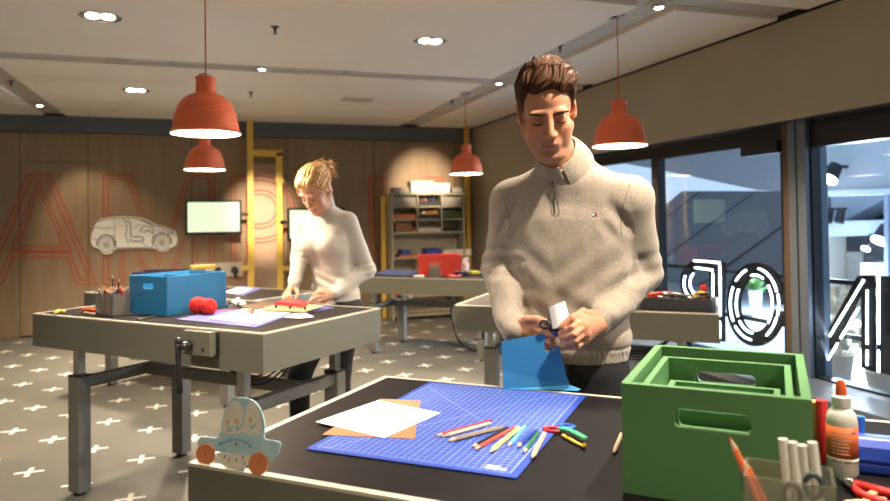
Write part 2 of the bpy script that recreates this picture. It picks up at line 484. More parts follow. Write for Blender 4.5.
# hall lights
def hall_spot(u, v, x, label, r=.09):
    p = PX(u, v, x)
    t = thing('hall_spotlight', label, 'spotlight', p)
    MB().cyl((0, 0, .0), (.12, 0, .16), r * 1.05, r * .8, 16).build('housing', M_BLACKM, t, smooth=.6)
    MB().cyl((-.012, 0, -.016), (-.003, 0, -.004), r, r, 16).build('lens', mat('lens_glow', (1, 1, 1), .3, emit=((.85, .93, 1), 9)), t)
    MB().cyl((.11, 0, .15), ((7.65 if x < 7.5 else 8.65) - x, 0, .15), .02, .02, 8).build('wall_arm', M_BLACKM, t)
    return t
_h0 = hall_spot
def hall_spot(u, v, x, label, r=.09, power=0):
    t = _h0(u, v, x, label, r)
    if power: lamp('SPOT', 'hall_spot_light', (-.03, 0, -.05), power, (.82, .91, 1.0), t, (6.2, t.location.y + .3, 0), size=.1, angle=150, blend=.8)
    return t
hall_spot(814, 178, 7.3, 'bright hall spotlight under the fascia beyond the steel post', .07, 260)
hall_spot(829, 178.5, 7.3, 'wide hall spotlight next to the post-side one under the fascia', .10, 340)
hall_spot(866, 248, 8.0, 'lower hall spotlight in front of the dark shopfront', .05, 120)
hall_spot(880, 240, 8.0, 'bigger hall spotlight over the display counter', .10, 340)
# black light track cluster hanging in the hall
q = PX(830, 214, 7.9)
tk = thing('track_light', 'black unlit track spotlights hanging in front of the pale soffit', 'spotlight', q)
MB().box(-.02, .02, -.25, .25, .05, .08).cyl((0, 0, .08), (0, 0, .9), .012, n=8).build('track', M_BLACKM, tk)
for k in range(3):
    MB().cyl((0, -.18 + .18 * k, .05), (-.05, -.18 + .18 * k, -.12), .05, .06, 12).build('spot_head', M_BLACKM, tk)

# ---- window sign: black letters with white neon lines, on two black rails (seen from behind, so mirrored)
M_NEON = mat('neon_white', (1, 1, 1), .4, emit=((.86, .93, 1.0), 6))
XS = XW + .10
rail_thing = []
for k, z in enumerate((.912, .552)):
    r = MB().box(XS + .02, XS + .045, .9, 7.3, z - .016, z + .016).build('sign_rail', M_BLACKM)
    tag(r, 'black %s rail carrying the neon letters outside the glass' % ('upper', 'lower')[k], 'rail')
def sp(u, v): p = PX(u, v, XS); return (p.y, p.z)
def neon_letter(ch, label, bodies, tubes):
    c = sp(*bodies[0][0])
    t = thing('neon_letter', label, 'sign letter', (XS, c[0], .35))
    b = MB()
    for P in bodies: b.prism([sp(*p) for p in P], -.0, .018, lambda a, z, t_: (t_, a - c[0], z - .35))
    b.build('backing', mat('sign_black', (.004, .004, .005), .8, spec=.1), t)
    for T in tubes:
        MB().tube([(-.012, sp(*p)[0] - c[0], sp(*p)[1] - .35) for p in T], .0062, 8).build('neon_tube', M_NEON, t, smooth=True)
    return t
def earc(cu, cv, ru, rv, a0, a1, n=18): return [(cu + ru * math.cos(rad(a0 + (a1 - a0) * i / n)), cv - rv * math.sin(rad(a0 + (a1 - a0) * i / n))) for i in range(n + 1)]
# mirrored P: stem on the right, bowl to the left
def ring(outer, inner): return outer + inner[::-1]
neon_letter('P', 'mirrored neon letter P on the window above the tool tray',
    [[(709, 260), (724, 262), (724, 342), (709, 340)],
     ring([(711, 260)] + earc(698, 282, 18, 22, 90, 270) + [(711, 305)], [(711, 270)] + earc(699, 282, 10, 13, 90, 270) + [(711, 296)])],
    [[(714, 273), (714, 296)], [(721, 264), (721, 287)], [(721.5, 275), (721.5, 316)], [(721, 321), (721, 338)],
     [(695, 260.5), (721, 262.5)], [(696, 267.5), (714, 270)], earc(700, 283, 15, 17, 155, 235), earc(701, 283, 10, 12, 130, 265)])
OC = (755.5, 304)
neon_letter('O', 'neon letter O on the window next to the steel post',
    [ring(earc(755.5, 304.5, 29.5, 42, 0, 350, 40), earc(755.5, 304.5, 16, 27, 0, 350, 40))],
    [earc(755.5, 304, 24, 36, 110, 140), earc(755.5, 304, 24, 36, 152, 208), earc(755.5, 304, 24, 36, 218, 262), earc(755.5, 304, 24, 36, 300, 338), earc(755.5, 304, 24, 36, 20, 80), earc(755.5, 304, 24.5, 36, -18, 16),
     earc(755.5, 304, 18, 29, 150, 205), earc(755.5, 304, 18, 29, 215, 265), earc(755.5, 304, 18, 29, 62, 100), earc(755.5, 304, 18, 29, -40, 40)])
neon_letter('N', 'mirrored neon letter N on the window beyond the steel post',
    [[(806, 275), (826, 274), (826, 340), (806, 350)], [(857, 276), (868, 276), (829, 360), (814, 357)], [(861, 275), (874, 275), (874, 372), (861, 368)], [(877, 276), (893, 276), (893, 376), (877, 372)]],
    [[(818, 281), (818, 318)], [(826.5, 277), (826.5, 326)], [(865, 280), (831, 336)], [(860, 308), (842, 338)], [(828, 341), (821, 352)], [(839, 343), (829, 360)],
     [(868.5, 290), (868.5, 344)], [(868.5, 350), (868.5, 365)], [(880, 275), (880, 344)], [(880, 350), (880, 372)]])
# ================================================================== LAMPS AND CEILING FIXTURES
M_ORANGE = mat('lamp_orange', (.86, .18, .075), .6, bump=(60, .05))
M_LAMPIN = mat('lamp_inside', (.85, .80, .72), .6)
M_BULB = mat('bulb_glow', (1, 1, 1), .4, emit=((1.0, .86, .66), 14))
M_CORD = mat('cord_orange', (.50, .06, .02), .6)
M_CHROME = mat('chrome', (.75, .75, .75), .18, metal=1)
M_DLGLOW = mat('downlight_glow', (1, 1, 1), .4, emit=((1.0, .93, .82), 5))
M_WHITEP = mat('white_plastic', (.72, .70, .66), .45)

def pendant(u, v, depth_px_width, label):
    depth = .36 * F / depth_px_width
    p = at(u, v, depth); zr = 1.84                       # rim height; the four rims share one level
    t = thing('pendant_lamp', label, 'pendant lamp', (p.x, p.y, zr))
    out = [(.180, .0), (.1815, .008), (.177, .014), (.170, .020), (.165, .060), (.158, .100), (.1545, .112), (.150, .115), (.140, .150), (.118, .182), (.085, .205), (.056, .216), (.052, .222), (.050, .235), (.049, .288), (.054, .294), (.054, .302), (.046, .305)]
    inn = [(.043, .298), (.043, .225), (.078, .200), (.110, .177), (.132, .147), (.146, .108), (.157, .060), (.164, .018), (.176, .001)]
    MB().lathe(out + [(0.0, .305)], 48, caps=False).build('shade', M_ORANGE, t, smooth=.7)
    MB().lathe([(.1785, .0005)] + inn[::-1] + [(0, .298)], 48, caps=False).build('shade_lining', M_LAMPIN, t, smooth=True, fix=False)
    MB().lathe([(0, .215), (.03, .205), (.045, .18), (.052, .15), (.045, .12), (.026, .102), (0, .096)], 20).build('bulb', M_BULB, t, smooth=True)
    MB().cyl((0, 0, .21), (0, 0, .297), .024, n=16).build('socket', M_WHITEP, t)
    zc = ZC if not (2.585 < p.x < 2.865 or 6.1 < p.y < 6.35) else 2.735
    MB().cyl((0, 0, .30), (0, 0, zc - zr - .02), .0035, n=8).build('cord', M_CORD, t)
    MB().lathe([(0.05, zc - zr), (.05, zc - zr - .022), (.044, zc - zr - .03), (0, zc - zr - .03)], 24).build('ceiling_cap', mat('cap_grey', (.35, .36, .38), .4), t, smooth=.7)
    lamp('POINT', 'pendant_light', (0, 0, .07), PENDANT_W, WARM, t, size=.045)
    return t
pendant(206, 131, 68, 'large looking orange pendant lamp hanging over the table with the blue box')
pendant(205, 168, 40, 'small looking orange pendant lamp hanging straight behind another over the left tables')
pendant(466.5, 172, 34, 'orange pendant lamp hanging in front of the open shelf unit')
pendant(619.5, 143, 54, "orange pendant lamp hanging by the man's shoulder near the windows")

def downlight(x, y, label, power=None, col=NEUTRAL, target=None, grp=None):
    t = thing('downlight', label, 'downlight', (x, y, ZC - .001), group=grp)
    MB().lathe([(.120, 0), (.128, -.006), (.128, .0005), (.118, .0008), (.108, .0005)], 40).build('rim', M_CHROME, t, smooth=.6)
    MB().lathe([(.118, -.0006), (.095, -.0012), (.06, -.0014), (0, -.0014)], 40).build('reflector', mat('reflector', (.75, .78, .8), .12, metal=1), t, smooth=True)
    for k in range(2):
        MB().sphere((-.045 + .09 * k, 0, -.003), (.042, .06, .012), 16, 8).build('bulb', M_DLGLOW, t, smooth=True)
    lamp('SPOT', 'downlight_light', (0, 0, -.03), power if power is not None else DOWNLIGHT_W, col, t, target or (x, y, 0), size=.10, angle=120, blend=.9)
    return t
downlight(-.656, 4.885, 'round recessed ceiling downlight above the blue storage box table')
downlight(1.571, 4.905, 'round recessed ceiling downlight between the two middle pendant cords')
downlight(-.69, 7.536, 'round recessed ceiling downlight nearest the dark band of the left wall panels', DOWNLIGHT_W * 2.3)
# the same row continues over the near tables, above the frame
for (x, y) in ((-.66, 2.25), (1.57, 2.25), (-.66, -.4), (1.57, -.4)):
    downlight(x, y, 'round recessed ceiling downlight in the row over the near tables', grp='downlights over the near tables')

def channel_spot(x, y, label, target, power, ang=60, grp=None, blend=.6, col=WARM):
    t = thing('channel_spot', label, 'spotlight', (x, y, 2.7345), group=grp)
    MB().box(-.07, .07, -.07, .07, -.005, 0).build('plate', M_CHAN, t, bevel=.002)
    MB().lathe([(.042, -.005), (.042, -.03), (.034, -.034), (.03, -.028), (0, -.028)], 20).build('spot_ring', M_CHROME, t, smooth=.6)
    MB().cyl((0, 0, -.0285), (0, 0, -.033), .028, n=16).build('lens', mat('spot_glow', (1, 1, 1), .4, emit=((1, .9, .74), 12)), t)
    lamp('SPOT', 'spot_light', (0, 0, -.05), power, col, t, target, size=.04, angle=ang, blend=blend)
    return t
channel_spot(.445, 6.235, 'small ceiling channel spot between the near pendant cord and the middle of the channel', (.68, 9.63, 1.40), CHANNEL_SPOT_W * 6, 20, blend=1.0)
channel_spot(2.73, 6.30, 'small ceiling channel spot where the two channels cross', (2.95, 9.63, 1.84), WALL_SPOT_W, 21, blend=1.0)
channel_spot(2.73, 3.72, 'small ceiling channel spot above the orange lamp near the windows', (.55, 3.75, 1.1), CHANNEL_SPOT_W * .55, 60)
channel_spot(2.73, 1.00, 'small ceiling channel spot in the channel along the windows over the near table', (.95, 1.80, 1.15), 70, 50, col=(1.0, .86, .70))
channel_spot(1.32, .98, 'small ceiling channel spot in the cross channel right over the near table', (.80, 1.80, 1.10), KEY_SPOT_W, 84, blend=.8, col=(1.0, .86, .70))
channel_spot(-1.80, 8.80, 'small ceiling channel spot at the end of the left channel', (-1.2, 9.6, .9), 25, 60)

M_SPR = mat('sprinkler_dark', (.06, .05, .04), .4, metal=.6)
def sprinkler(u, v, label):
    p = PZ(u, v, ZC - .03)
    t = thing('sprinkler', label, 'sprinkler', (p.x, p.y, ZC if not (2.585 < p.x < 2.865 or -1.925 < p.x < -1.665) else 2.735))
    MB().lathe([(.03, 0), (.03, -.004), (.012, -.006), (.009, -.03), (.004, -.045), (.016, -.047), (.016, -.05), (0, -.05)], 14).build('sprinkler_head', M_SPR, t, smooth=.6)
sprinkler(275, 31, 'small dark sprinkler head in the ceiling panel near the large orange lamp')
sprinkler(11, 87, 'small dark sprinkler head in the left ceiling channel')
sprinkler(251, 95, 'small dark sprinkler head over the yellow portal frame')
sprinkler(452, 105, 'small dark sprinkler head in the channel left of the shelf lamp cord')
sprinkler(560, 53, "small dark sprinkler head in the channel right above the man's hair")
p = PZ(357, 99, ZC)
v = thing('ceiling_vent', 'flat square vent plate in the ceiling panel', 'vent', (p.x, p.y, ZC))
MB().box(-.2, .2, -.16, .16, -.008, 0).build('vent_frame', M_CEIL, v, bevel=.003)
MB().box(-.17, .17, -.13, .13, -.011, -.008).build('vent_plate', M_CHAN, v)
p = PZ(120, 62, 2.735)
cp = MB().lathe([(.12, 0), (.12, -.006), (.11, -.009), (0, -.009)], 32).build('ceiling_cover', M_CHAN, smooth=.6, loc=(p.x, p.y, 2.735))
tag(cp, 'round flat cover plate in the cross channel of the ceiling', 'cover')
# ================================================================== WORK TABLES (height adjustable, all of one type)
M_APRON = mat('table_paint', (.125, .123, .094), .5, noise=(3, .03))
M_TTOP = mat('table_top_dark', (.011, .010, .0115), .5, noise=(9, .10), spec=.10)
M_EDGE = mat('table_edge', (.46, .43, .36), .45)
M_LEG = mat('leg_paint', (.14, .138, .125), .5)
M_STEEL = mat('leg_steel', (.62, .60, .55), .25, metal=1)
M_BLACKP = mat('black_plastic', (.018, .018, .02), .4)
TL, TW, AP = 1.62, .865, .165
R45 = rad(-42.8)
def table(name, label, corner, ht, ang=R45, L=TL, W=TW, vise=None, cables=True):
    """corner: near left corner of the top; x runs along the long edge, y along the short one"""
    cth, sth = math.cos(ang), math.sin(ang)
    cx = corner[0] + cth * L / 2 - sth * W / 2; cy = corner[1] + sth * L / 2 + cth * W / 2
    t = thing(name, label, 'table', (cx, cy, 0), ang)
    hx, hy, th = L / 2, W / 2, .018
    zb = ht - AP
    for (x0, x1, y0, y1) in ((-hx, hx, -hy, -hy + th), (-hx, hx, hy - th, hy), (-hx, -hx + th, -hy + th, hy - th), (hx - th, hx, -hy + th, hy - th)):
        MB().box(x0, x1, y0, y1, zb, ht - .006).build('apron', M_APRON, t)
        MB().box(x0, x1, y0, y1, ht - .006, ht + .0005).build('edge_strip', M_EDGE, t)
    MB().box(-hx + th, hx - th, -hy + th, hy - th, ht - .03, ht - .0005).build('table_top', M_TTOP, t)
    MB().box(-hx + th, hx - th, -hy + th, hy - th, zb + .01, zb + .02).build('bottom_pan', M_APRON, t)
    lx, ly, r = hx - .215, hy - .11, .043
    zl = min(.60, zb - .12)
    for sx in (-1, 1):
        for sy in (-1, 1):
            X, Y = sx * lx, sy * ly
            lg = MB().box(X - r, X + r, Y - r * .8, Y + r * .8, .018, zl).build('leg', M_LEG, t, bevel=.004)
            MB().cyl((X, Y, 0), (X, Y, .018), .03, n=14).build('foot', M_BLACKP, lg)
            MB().box(X - r, X + r, Y - r * .8, Y + r * .8, zl, zl + .008).build('leg_cap', M_BLACKP, lg)
            MB().box(X - .023, X + .023, Y - .020, Y + .020, zl + .006, zb + .012).build('inner_column', M_STEEL, lg, bevel=.003)
        X = sx * lx
        MB().box(X - .022, X + .022, -ly + r * .8, ly - r * .8, zl - .065, zl - .008).build('cross_beam', M_LEG, t)
    MB().box(-lx + .022, lx - .022, .06, .10, zl - .065, zl - .008).build('long_beam', M_LEG, t)
    if cables:
        MB().box(-.32, -.24, -.22, -.12, zb - .07, zb).build('socket_box', M_WHITEP, t, bevel=.004)
        for k in range(4):
            pts = [Vector((lx - .55 + .5 * s, .0 + .03 * k, zb - .04 - (.11 + .025 * k) * math.sin(math.pi * s))) for s in [i / 12 for i in range(13)]]
            MB().tube(pts, .005, 6).build('cable', M_BLACKP, t, smooth=True)
    # crank handle under the left short side
    MB().box(-hx + .02, -hx + .09, ly - .1, ly - .04, zb - .05, zb).tube([(-hx + .02, ly - .07, zb - .03), (-hx - .03, ly - .07, zb - .03), (-hx - .03, ly - .07, zb - .17), (-hx - .10, ly - .07, zb - .17)], .011, 8).build('height_crank', M_BLACKP, t)
    if vise is not None:
        vx, wv = vise
        j = MB().box(vx - wv / 2, vx + wv / 2, -hy - .055, -hy - .022, ht - .105, ht - .003).build('vise_jaw', M_APRON, t, bevel=.003)
        MB().box(vx + wv / 2 - .035, vx + wv / 2 - .002, -hy - .022, -hy, ht - .11, ht - .006).build('jaw_pad', M_BLACKP, j)
        MB().cyl((vx + .04, -hy - .056, ht - .075), (vx + .04, -hy - .060, ht - .075), .006, n=10).build('bolt', M_BLACKP, j)
        s = MB().cyl((vx - .035, -hy - .058, ht - .06), (vx - .035, -hy - .10, ht - .06), .019, .016, 16)
        s.cyl((vx - .035 - .03, -hy - .10, ht - .062), (vx - .035 + .03, -hy - .10, ht - .062), .012, n=12)
        s = s.build('vise_screw', M_BLACKP, t, smooth=.6)
        MB().tube([(vx - .055, -hy - .10, ht - .03), (vx - .055, -hy - .102, ht - .10), (vx - .048, -hy - .102, ht - .255)], [.013, .012, .014], 12).sphere((vx - .055, -hy - .1, ht - .040), .017, 12, 8).build('vise_handle', M_BLACKP, s, smooth=True)
    return t
HT_M, HT_L, HT_K, HT_B, HT_R = .885, .92, .79, .79, .815
tbl_main = table('work_table', 'dark topped work table with the blue cutting mat and green box on it', (-.045, 1.525), HT_M, rad(-42.6), L=1.85, W=.835)
tbl_left = table('work_table', 'work table with the blue storage box and a vise on its front', (-.862, 4.05), HT_L, rad(-47.0), L=1.56, W=.862, vise=(.46, .16))
tbl_far = table('work_table', 'low work table standing behind the one with the blue storage box', (-1.02, 6.607), HT_K, rad(-50.0), L=1.85)
tbl_back = table('work_table', 'work table in front of the shelves with the red box on it', (1.36, 7.08), HT_B, rad(-42), L=1.62)
tbl_right = table('work_table', 'work table behind the man with the tool tray on it', (1.495, 4.24), HT_R, rad(-40.0), L=1.60)
# thick black power cable from the table in front of the shelves down to the floor
q = [PZ(426, 292, .62) + Vector((.2, .3, 0))]
pts = [Vector((2.42, 6.95, .62)), Vector((2.42, 6.93, .35)), Vector((2.45, 6.85, .12)), Vector((2.52, 6.72, .03)), Vector((2.65, 6.55, .014)), Vector((2.95, 6.3, .012)), Vector((3.2, 6.25, .012))]
def smooth_path(P, n=8):
    P = [Vector(p) for p in P]; out = []
    for i in range(len(P) - 1):
        p0 = P[max(i - 1, 0)]; p1 = P[i]; p2 = P[i + 1]; p3 = P[min(i + 2, len(P) - 1)]
        for k in range(n):
            t = k / n
            out.append(.5 * ((2 * p1) + (-p0 + p2) * t + (2 * p0 - 5 * p1 + 4 * p2 - p3) * t * t + (-p0 + 3 * p1 - 3 * p2 + p3) * t ** 3))
    out.append(P[-1]); return out
cb = MB().tube(smooth_path(pts), .013, 8).build('power_cable', M_BLACKP, smooth=True)
tag(cb, 'thick black cable hanging from the table with the red box to the floor', 'cable')
# ================================================================== THINGS AT THE BACK WALL
M_YEL = mat('yellow_paint', (.72, .49, .09), .45)
M_SCRB = mat('screen_black', (.01, .01, .011), .3)
M_SCR = mat('screen_glow', (.2, .22, .2), .3, emit=((.80, 1.0, .62), .36))
YFR = 9.40
def bar(mb, x0, x1, z0, z1, y=YFR, d=.05): mb.box(x0, x1, y - d / 2, y + d / 2, z0, z1)
# yellow frame of two poles with a bridge
p1 = PY(250, 150, YFR).x; p2 = PY(279, 150, YFR).x; zt = PY(279, 152.5, YFR).z
yf = thing('yellow_portal', 'yellow tubular portal frame carrying the two screens', 'frame', (p1, YFR, 0))
for nm, x, z in (('pole', 0, ZC), ('post', p2 - p1, zt)):
    MB().box(x - .04, x + .04, -.03, .03, 0, z).build(nm, M_YEL, yf, bevel=.006)
MB().box(.0405, p2 - p1 + .04, -.03, .03, zt - .055, zt + .03).build('bridge', M_YEL, yf, bevel=.006)
for x, z in ((p2 - p1, PY(279, 181, YFR).z), (p2 - p1 + .06, PY(286, 268, YFR).z), (-.06, PY(244, 268, YFR).z)):
    MB().box(x - .055, x + .055, -.045, .045, z - .03, z + .03).build('clamp', M_YEL, yf, bevel=.006)
MB().box(p2 - p1 + .05, p2 - p1 + .3, -.025, .025, PY(286, 268, YFR).z - .03, PY(286, 268, YFR).z + .03).build('side_arm', M_YEL, yf, bevel=.006)
# second yellow frame around the shelf unit
q1 = PY(383, 200, YFR).x; q2 = PY(467.5, 200, YFR).x; zq = PY(383, 196, YFR).z
yg = thing('yellow_stand', 'yellow frame with one tall pole standing around the shelf unit', 'frame', (q1, YFR, 0))
MB().box(-.035, .035, -.03, .03, 0, zq).build('post', M_YEL, yg, bevel=.006)
MB().box(.0355, .14, -.03, .03, zq - .08, zq).build('bridge', M_YEL, yg, bevel=.006)
MB().box(q2 - q1 - .035, q2 - q1 + .035, -.03, .03, 0, ZC).build('pole', M_YEL, yg, bevel=.006)

def screen(u0, v0, u1, v1, y, label, arm):
    a = PY(u0, v0, y); b = PY(u1, v1, y)
    x0, x1, z0, z1 = a.x, b.x, b.z, a.z
    t = thing('wall_screen', label, 'screen', ((x0 + x1) / 2, y, z0))
    w = (x1 - x0) / 2; h = z1 - z0
    MB().box(-w, w, 0, .05, 0, h).build('casing', M_SCRB, t, bevel=.004)
    MB().box(-w + .03, w - .03, -.0015, .0002, .035, h - .03).build('display', M_SCR, t)
    s = 1 if arm > 0 else -1
    MB().box(min(s * w, s * w + s * .10) - (0 if s > 0 else .0), max(s * w, s * w + s * .10), .01, .035, h * .52, h * .62).build('bracket', M_SCRB, t)
    return t
screen(185, 200, 242, 234, YFR - .04, 'black framed screen glowing pale green beside the car picture', 1)
screen(287.5, 208, 345, 240, YFR - .04, 'black framed glowing screen half hidden behind the woman', -1)

# white socket board with three black knobs on the wall
a = PY(194, 263.5, YB - .02); b = PY(243, 276, YB - .02)
sk = thing('socket_board', 'long pale board with three black knobs low on the wood wall', 'socket board', ((a.x + b.x) / 2, YB - .021, b.z))
w = (b.x - a.x) / 2
MB().box(-w, w, -.01, .02, 0, a.z - b.z).build('board', mat('board_pale', (.55, .50, .42), .5), sk, bevel=.003)
for u in (201.5, 218, 234.5):
    x = PY(u, 268, YB - .03).x - (a.x + b.x) / 2
    MB().cyl((x, -.01, .085), (x, -.06, .085), .048, .042, 18).build('knob', M_BLACKP, sk, smooth=.6)
MB().tube([(PY(235, 268, YB - .03).x - (a.x + b.x) / 2 + 0, -.05, .085), (PY(235, 268, YB - .03).x - (a.x + b.x) / 2, -.06, -.01)], .012, 8).build('plug_lead', M_BLACKP, sk)

# white car shaped board with a cutaway drawing of the car
cu = thing('car_board', 'white car shaped board with a black cutaway drawing on the wall', 'wall board', (PY(134, 235, YB).x, YB - .032, PY(134, 254, YB).z))
ox, oz = cu.location.x, cu.location.z
def cz(x, y): p = PY(80 + x / 4.944, 200 + y / 4.94, YB - .032); return (p.x - ox, p.z - oz)
S = [(54, 190), (62, 150), (72, 128), (95, 100), (130, 88), (200, 82), (260, 83), (320, 92), (355, 110), (390, 125), (440, 138), (468, 155), (480, 185), (478, 215), (462, 232), (445, 236), (430, 250), (405, 256), (380, 250), (365, 240), (180, 244), (160, 260), (130, 268), (105, 258), (90, 240), (66, 232), (56, 215)]
def closed_smooth(P, n=5):
    out = []; k = len(P)
    for i in range(k):
        p0, p1, p2, p3 = [Vector(P[(i + j - 1) % k]) for j in range(4)]
        for s in range(n):
            t = s / n
            q = .5 * ((2 * p1) + (-p0 + p2) * t + (2 * p0 - 5 * p1 + 4 * p2 - p3) * t * t + (-p0 + 3 * p1 - 3 * p2 + p3) * t ** 3)
            out.append((q.x, q.y))
    return out
mb = MB(); mb.prism([cz(*p) for p in closed_smooth(S)], 0, .03, lambda a, b, t: (a, t, b))
mb.build('board', mat('board_white', (.85, .82, .77), .5), cu, bevel=.002)
M_INK = mat('drawing_ink', (.05, .045, .04), .6); M_INKG = mat('drawing_grey', (.24, .22, .20), .6)
def ink(P, w, m=M_INK, nm='drawn_line', smooth=True):
    P = [Vector(p) for p in P]
    if smooth and len(P) > 2: P = [Vector((q.x, q.y)) for q in smooth_path([(p.x, p.y, 0) for p in P], 5)]
    vs = []; mb = MB()
    for i, p in enumerate(P):
        d = (P[min(i + 1, len(P) - 1)] - P[max(i - 1, 0)]).normalized(); n = Vector((-d.y, d.x)) * w / 2
        for q in (p + n, p - n):
            c = cz(q.x, q.y); vs.append((c[0], -.0015, c[1]))
    mb.add(vs, [(2 * i, 2 * i + 1, 2 * i + 3, 2 * i + 2) for i in range(len(P) - 1)])
    mb.build(nm, m, cu, fix=False)
def circ(cx, cy, r, a0=0, a1=360, n=20): return [(cx + r * math.cos(rad(a0 + (a1 - a0) * i / n)), cy + r * math.sin(rad(a0 + (a1 - a0) * i / n))) for i in range(n + 1)]
for cx, cy in ((130, 222), (405, 212)):
    ink(circ(cx, cy, 36), 5, M_INKG, 'drawn_tyre', False); ink(circ(cx, cy, 22), 4, M_INKG, 'drawn_rim', False); ink(circ(cx, cy, 9), 9, M_INKG, 'drawn_hub', False)
    ink(circ(cx, cy - 2, 46, 170, 372), 7, M_INK, 'wheel_arch', False)
for P, w in (([(92, 108), (130, 96), (200, 90), (262, 90), (318, 100), (352, 118), (395, 134), (450, 148), (468, 178)], 4), ([(168, 96), (172, 150), (168, 205), (176, 238)], 3), ([(215, 92), (232, 130), (226, 170), (240, 215)], 4), ([(300, 98), (352, 124), (362, 150), (360, 232)], 4),
             ([(176, 238), (360, 234)], 4), ([(64, 150), (75, 135), (120, 140), (165, 138)], 3), ([(228, 108), (246, 106), (250, 150), (256, 180), (300, 182), (312, 200), (262, 204), (244, 190)], 5), ([(296, 160), (316, 128), (352, 138)], 4), ([(310, 160), (340, 150), (356, 165)], 5), ([(440, 150), (455, 165), (440, 166), (432, 152)], 4),
             ([(178, 108), (212, 104)], 2), ([(178, 130), (216, 128)], 2), ([(260, 140), (300, 120)], 2), ([(300, 210), (330, 225)], 3), ([(62, 190), (84, 196)], 3), ([(366, 150), (430, 152)], 3)):
    ink(P, w)

# ---- open shelf unit with its boxes
YS0, YS1 = 9.12, 9.42
M_SHELF = mat('shelf_paint', (.40, .37, .28), .55)
sx = [PY(u, 220, YS0).x for u in (392.5, 418, 442, 464)]
sz = [PY(430, v, YS0).z for v in (194, 206.5, 219.5, 232.5, 257.5)]
su = thing('shelf_unit', 'grey open shelf unit with nine pigeonholes and a counter below', 'shelf', ((sx[0] + sx[3]) / 2, (YS0 + YS1) / 2, 0))
X0, Y0 = su.location.x, su.location.y
def sb_(nm, x0, x1, z0, z1, y0=YS0, y1=YS1, m=M_SHELF): return MB().box(x0 - X0, x1 - X0, y0 - Y0, y1 - Y0, z0, z1).build(nm, m, su)
th = .012
for k in (0, 3): sb_('side_panel', sx[k] - th, sx[k] + th, 0, sz[0] + .02)
for k in (1, 2): sb_('divider', sx[k] - th * .8, sx[k] + th * .8, sz[3] + .012, sz[0] - .012)
for k, z in enumerate(sz): sb_('shelf_board', sx[0] + th, sx[3] - th, z - .012, z + .012)
sb_('shelf_board', sx[0] + th, sx[3] - th, .30, .324); sb_('shelf_board', sx[0] + th, sx[3] - th, .04, .064)
sb_('divider', sx[1] - .01, sx[1] + .01, .324, sz[4] - .012)
sb_('back_panel', sx[0] + th, sx[3] - th, .064, sz[0] + .012, YS1 - .012, YS1)
PAL = dict(orange=(.55, .16, .03), red=(.5, .04, .03), blue=(.03, .06, .35), white=(.75, .72, .66), brown=(.28, .13, .06), green=(.06, .12, .05), dark=(.03, .03, .035), yellow=(.6, .42, .06), clear=(.33, .31, .27), teal=(.05, .25, .28), purple=(.12, .05, .22))
def cm(c): return mat('paint_' + c, PAL[c], .5)
def bin_(nm, label, x0, x1, zf, h, col, y0=YS0 + .03, y1=YS1 - .04, lid=True, grp=None, cat='box'):
    w = (x1 - x0) / 2; d = (y1 - y0) / 2; t = .006
    o = thing(nm, label, cat, ((x0 + x1) / 2, (y0 + y1) / 2, zf), group=grp)
    m = MB()
    m.box(-w, w, -d, d, 0, t).box(-w, -w + t, -d, d, t, h).box(w - t, w, -d, d, t, h).box(-w + t, w - t, -d, -d + t, t, h).box(-w + t, w - t, d - t, d, t, h)
    m.build('bin_body', cm(col), o)
    MB().box(-w - .003, w + .003, -d - .004, -d + .012, h - .012, h).build('bin_rim', cm(col), o)
    return o
def zsh(k): return sz[k] + .012
for c_, (r_, k_, h_, lab) in {}.items(): pass
g1 = .02
bin_('storage_bin', 'clear grey bin in the upper pigeonhole beside the yellow post', sx[0] + g1, sx[1] - g1, zsh(1), .12, 'clear')
o = bin_('storage_bin', 'dark bin heaped with colourful bricks in the middle upper pigeonhole', sx[1] + g1, sx[2] - g1, zsh(1), .06, 'dark')
bin_('storage_bin', 'clear grey bin in the upper pigeonhole beside the tall pole', sx[2] + g1, sx[3] - g1, zsh(1), .12, 'clear')
bin_('storage_bin', 'orange rimmed flat bin in the middle row of pigeonholes', sx[0] + g1, sx[1] - g1, zsh(2), .07, 'orange')
bin_('storage_bin', 'dark bin heaped with yellow bricks in the centre pigeonhole', sx[1] + g1, sx[2] - g1, zsh(2), .06, 'dark')
bin_('storage_bin', 'dark green bin in the middle row beside the tall pole', sx[2] + g1, sx[3] - g1, zsh(2), .10, 'green')
bin_('storage_bin', 'brown rounded bin in the lower row beside the yellow post', sx[0] + .05, sx[1] - .09, zsh(3), .13, 'brown')
bin_('storage_bin', 'small orange bin next to the brown bin in the lower row', sx[1] - .085, sx[1] - .018, zsh(3), .05, 'orange')
bin_('storage_bin', 'white tray in the centre of the lower row of pigeonholes', sx[1] + g1, sx[2] - g1, zsh(3), .05, 'white')
bin_('storage_bin', 'dark low tray in the lower row beside the tall pole', sx[2] + g1, sx[3] - g1, zsh(3), .05, 'dark')
bin_('storage_bin', 'orange flat tray on the counter of the shelf unit', sx[0] + .1, sx[1] - .02, zsh(4), .035, 'orange')
bin_('storage_bin', 'small dark blue box on the counter of the shelf unit', sx[0] + .14, sx[0] + .26, zsh(4) + .035, .06, 'blue')
bin_('storage_bin', 'blue basket on the counter of the shelf unit', sx[1] + .13, sx[1] + .33, zsh(4), .11, 'blue')
for k in range(5):
    bin_('white_carton', 'white carton in the row of cartons on the shelf counter', sx[2] + .02 + .085 * k, sx[2] + .10 + .085 * k, zsh(4), .085 + .004 * (k % 2), 'white', grp='white cartons on the shelf counter')
bin_('storage_bin', 'red bin under the counter of the shelf unit', sx[0] + .03, sx[1] - .03, .324, .12, 'red')
bin_('storage_bin', 'dark bin under the counter behind the red box', sx[1] + .03, sx[2], .324, .12, 'dark')
random.seed(5)
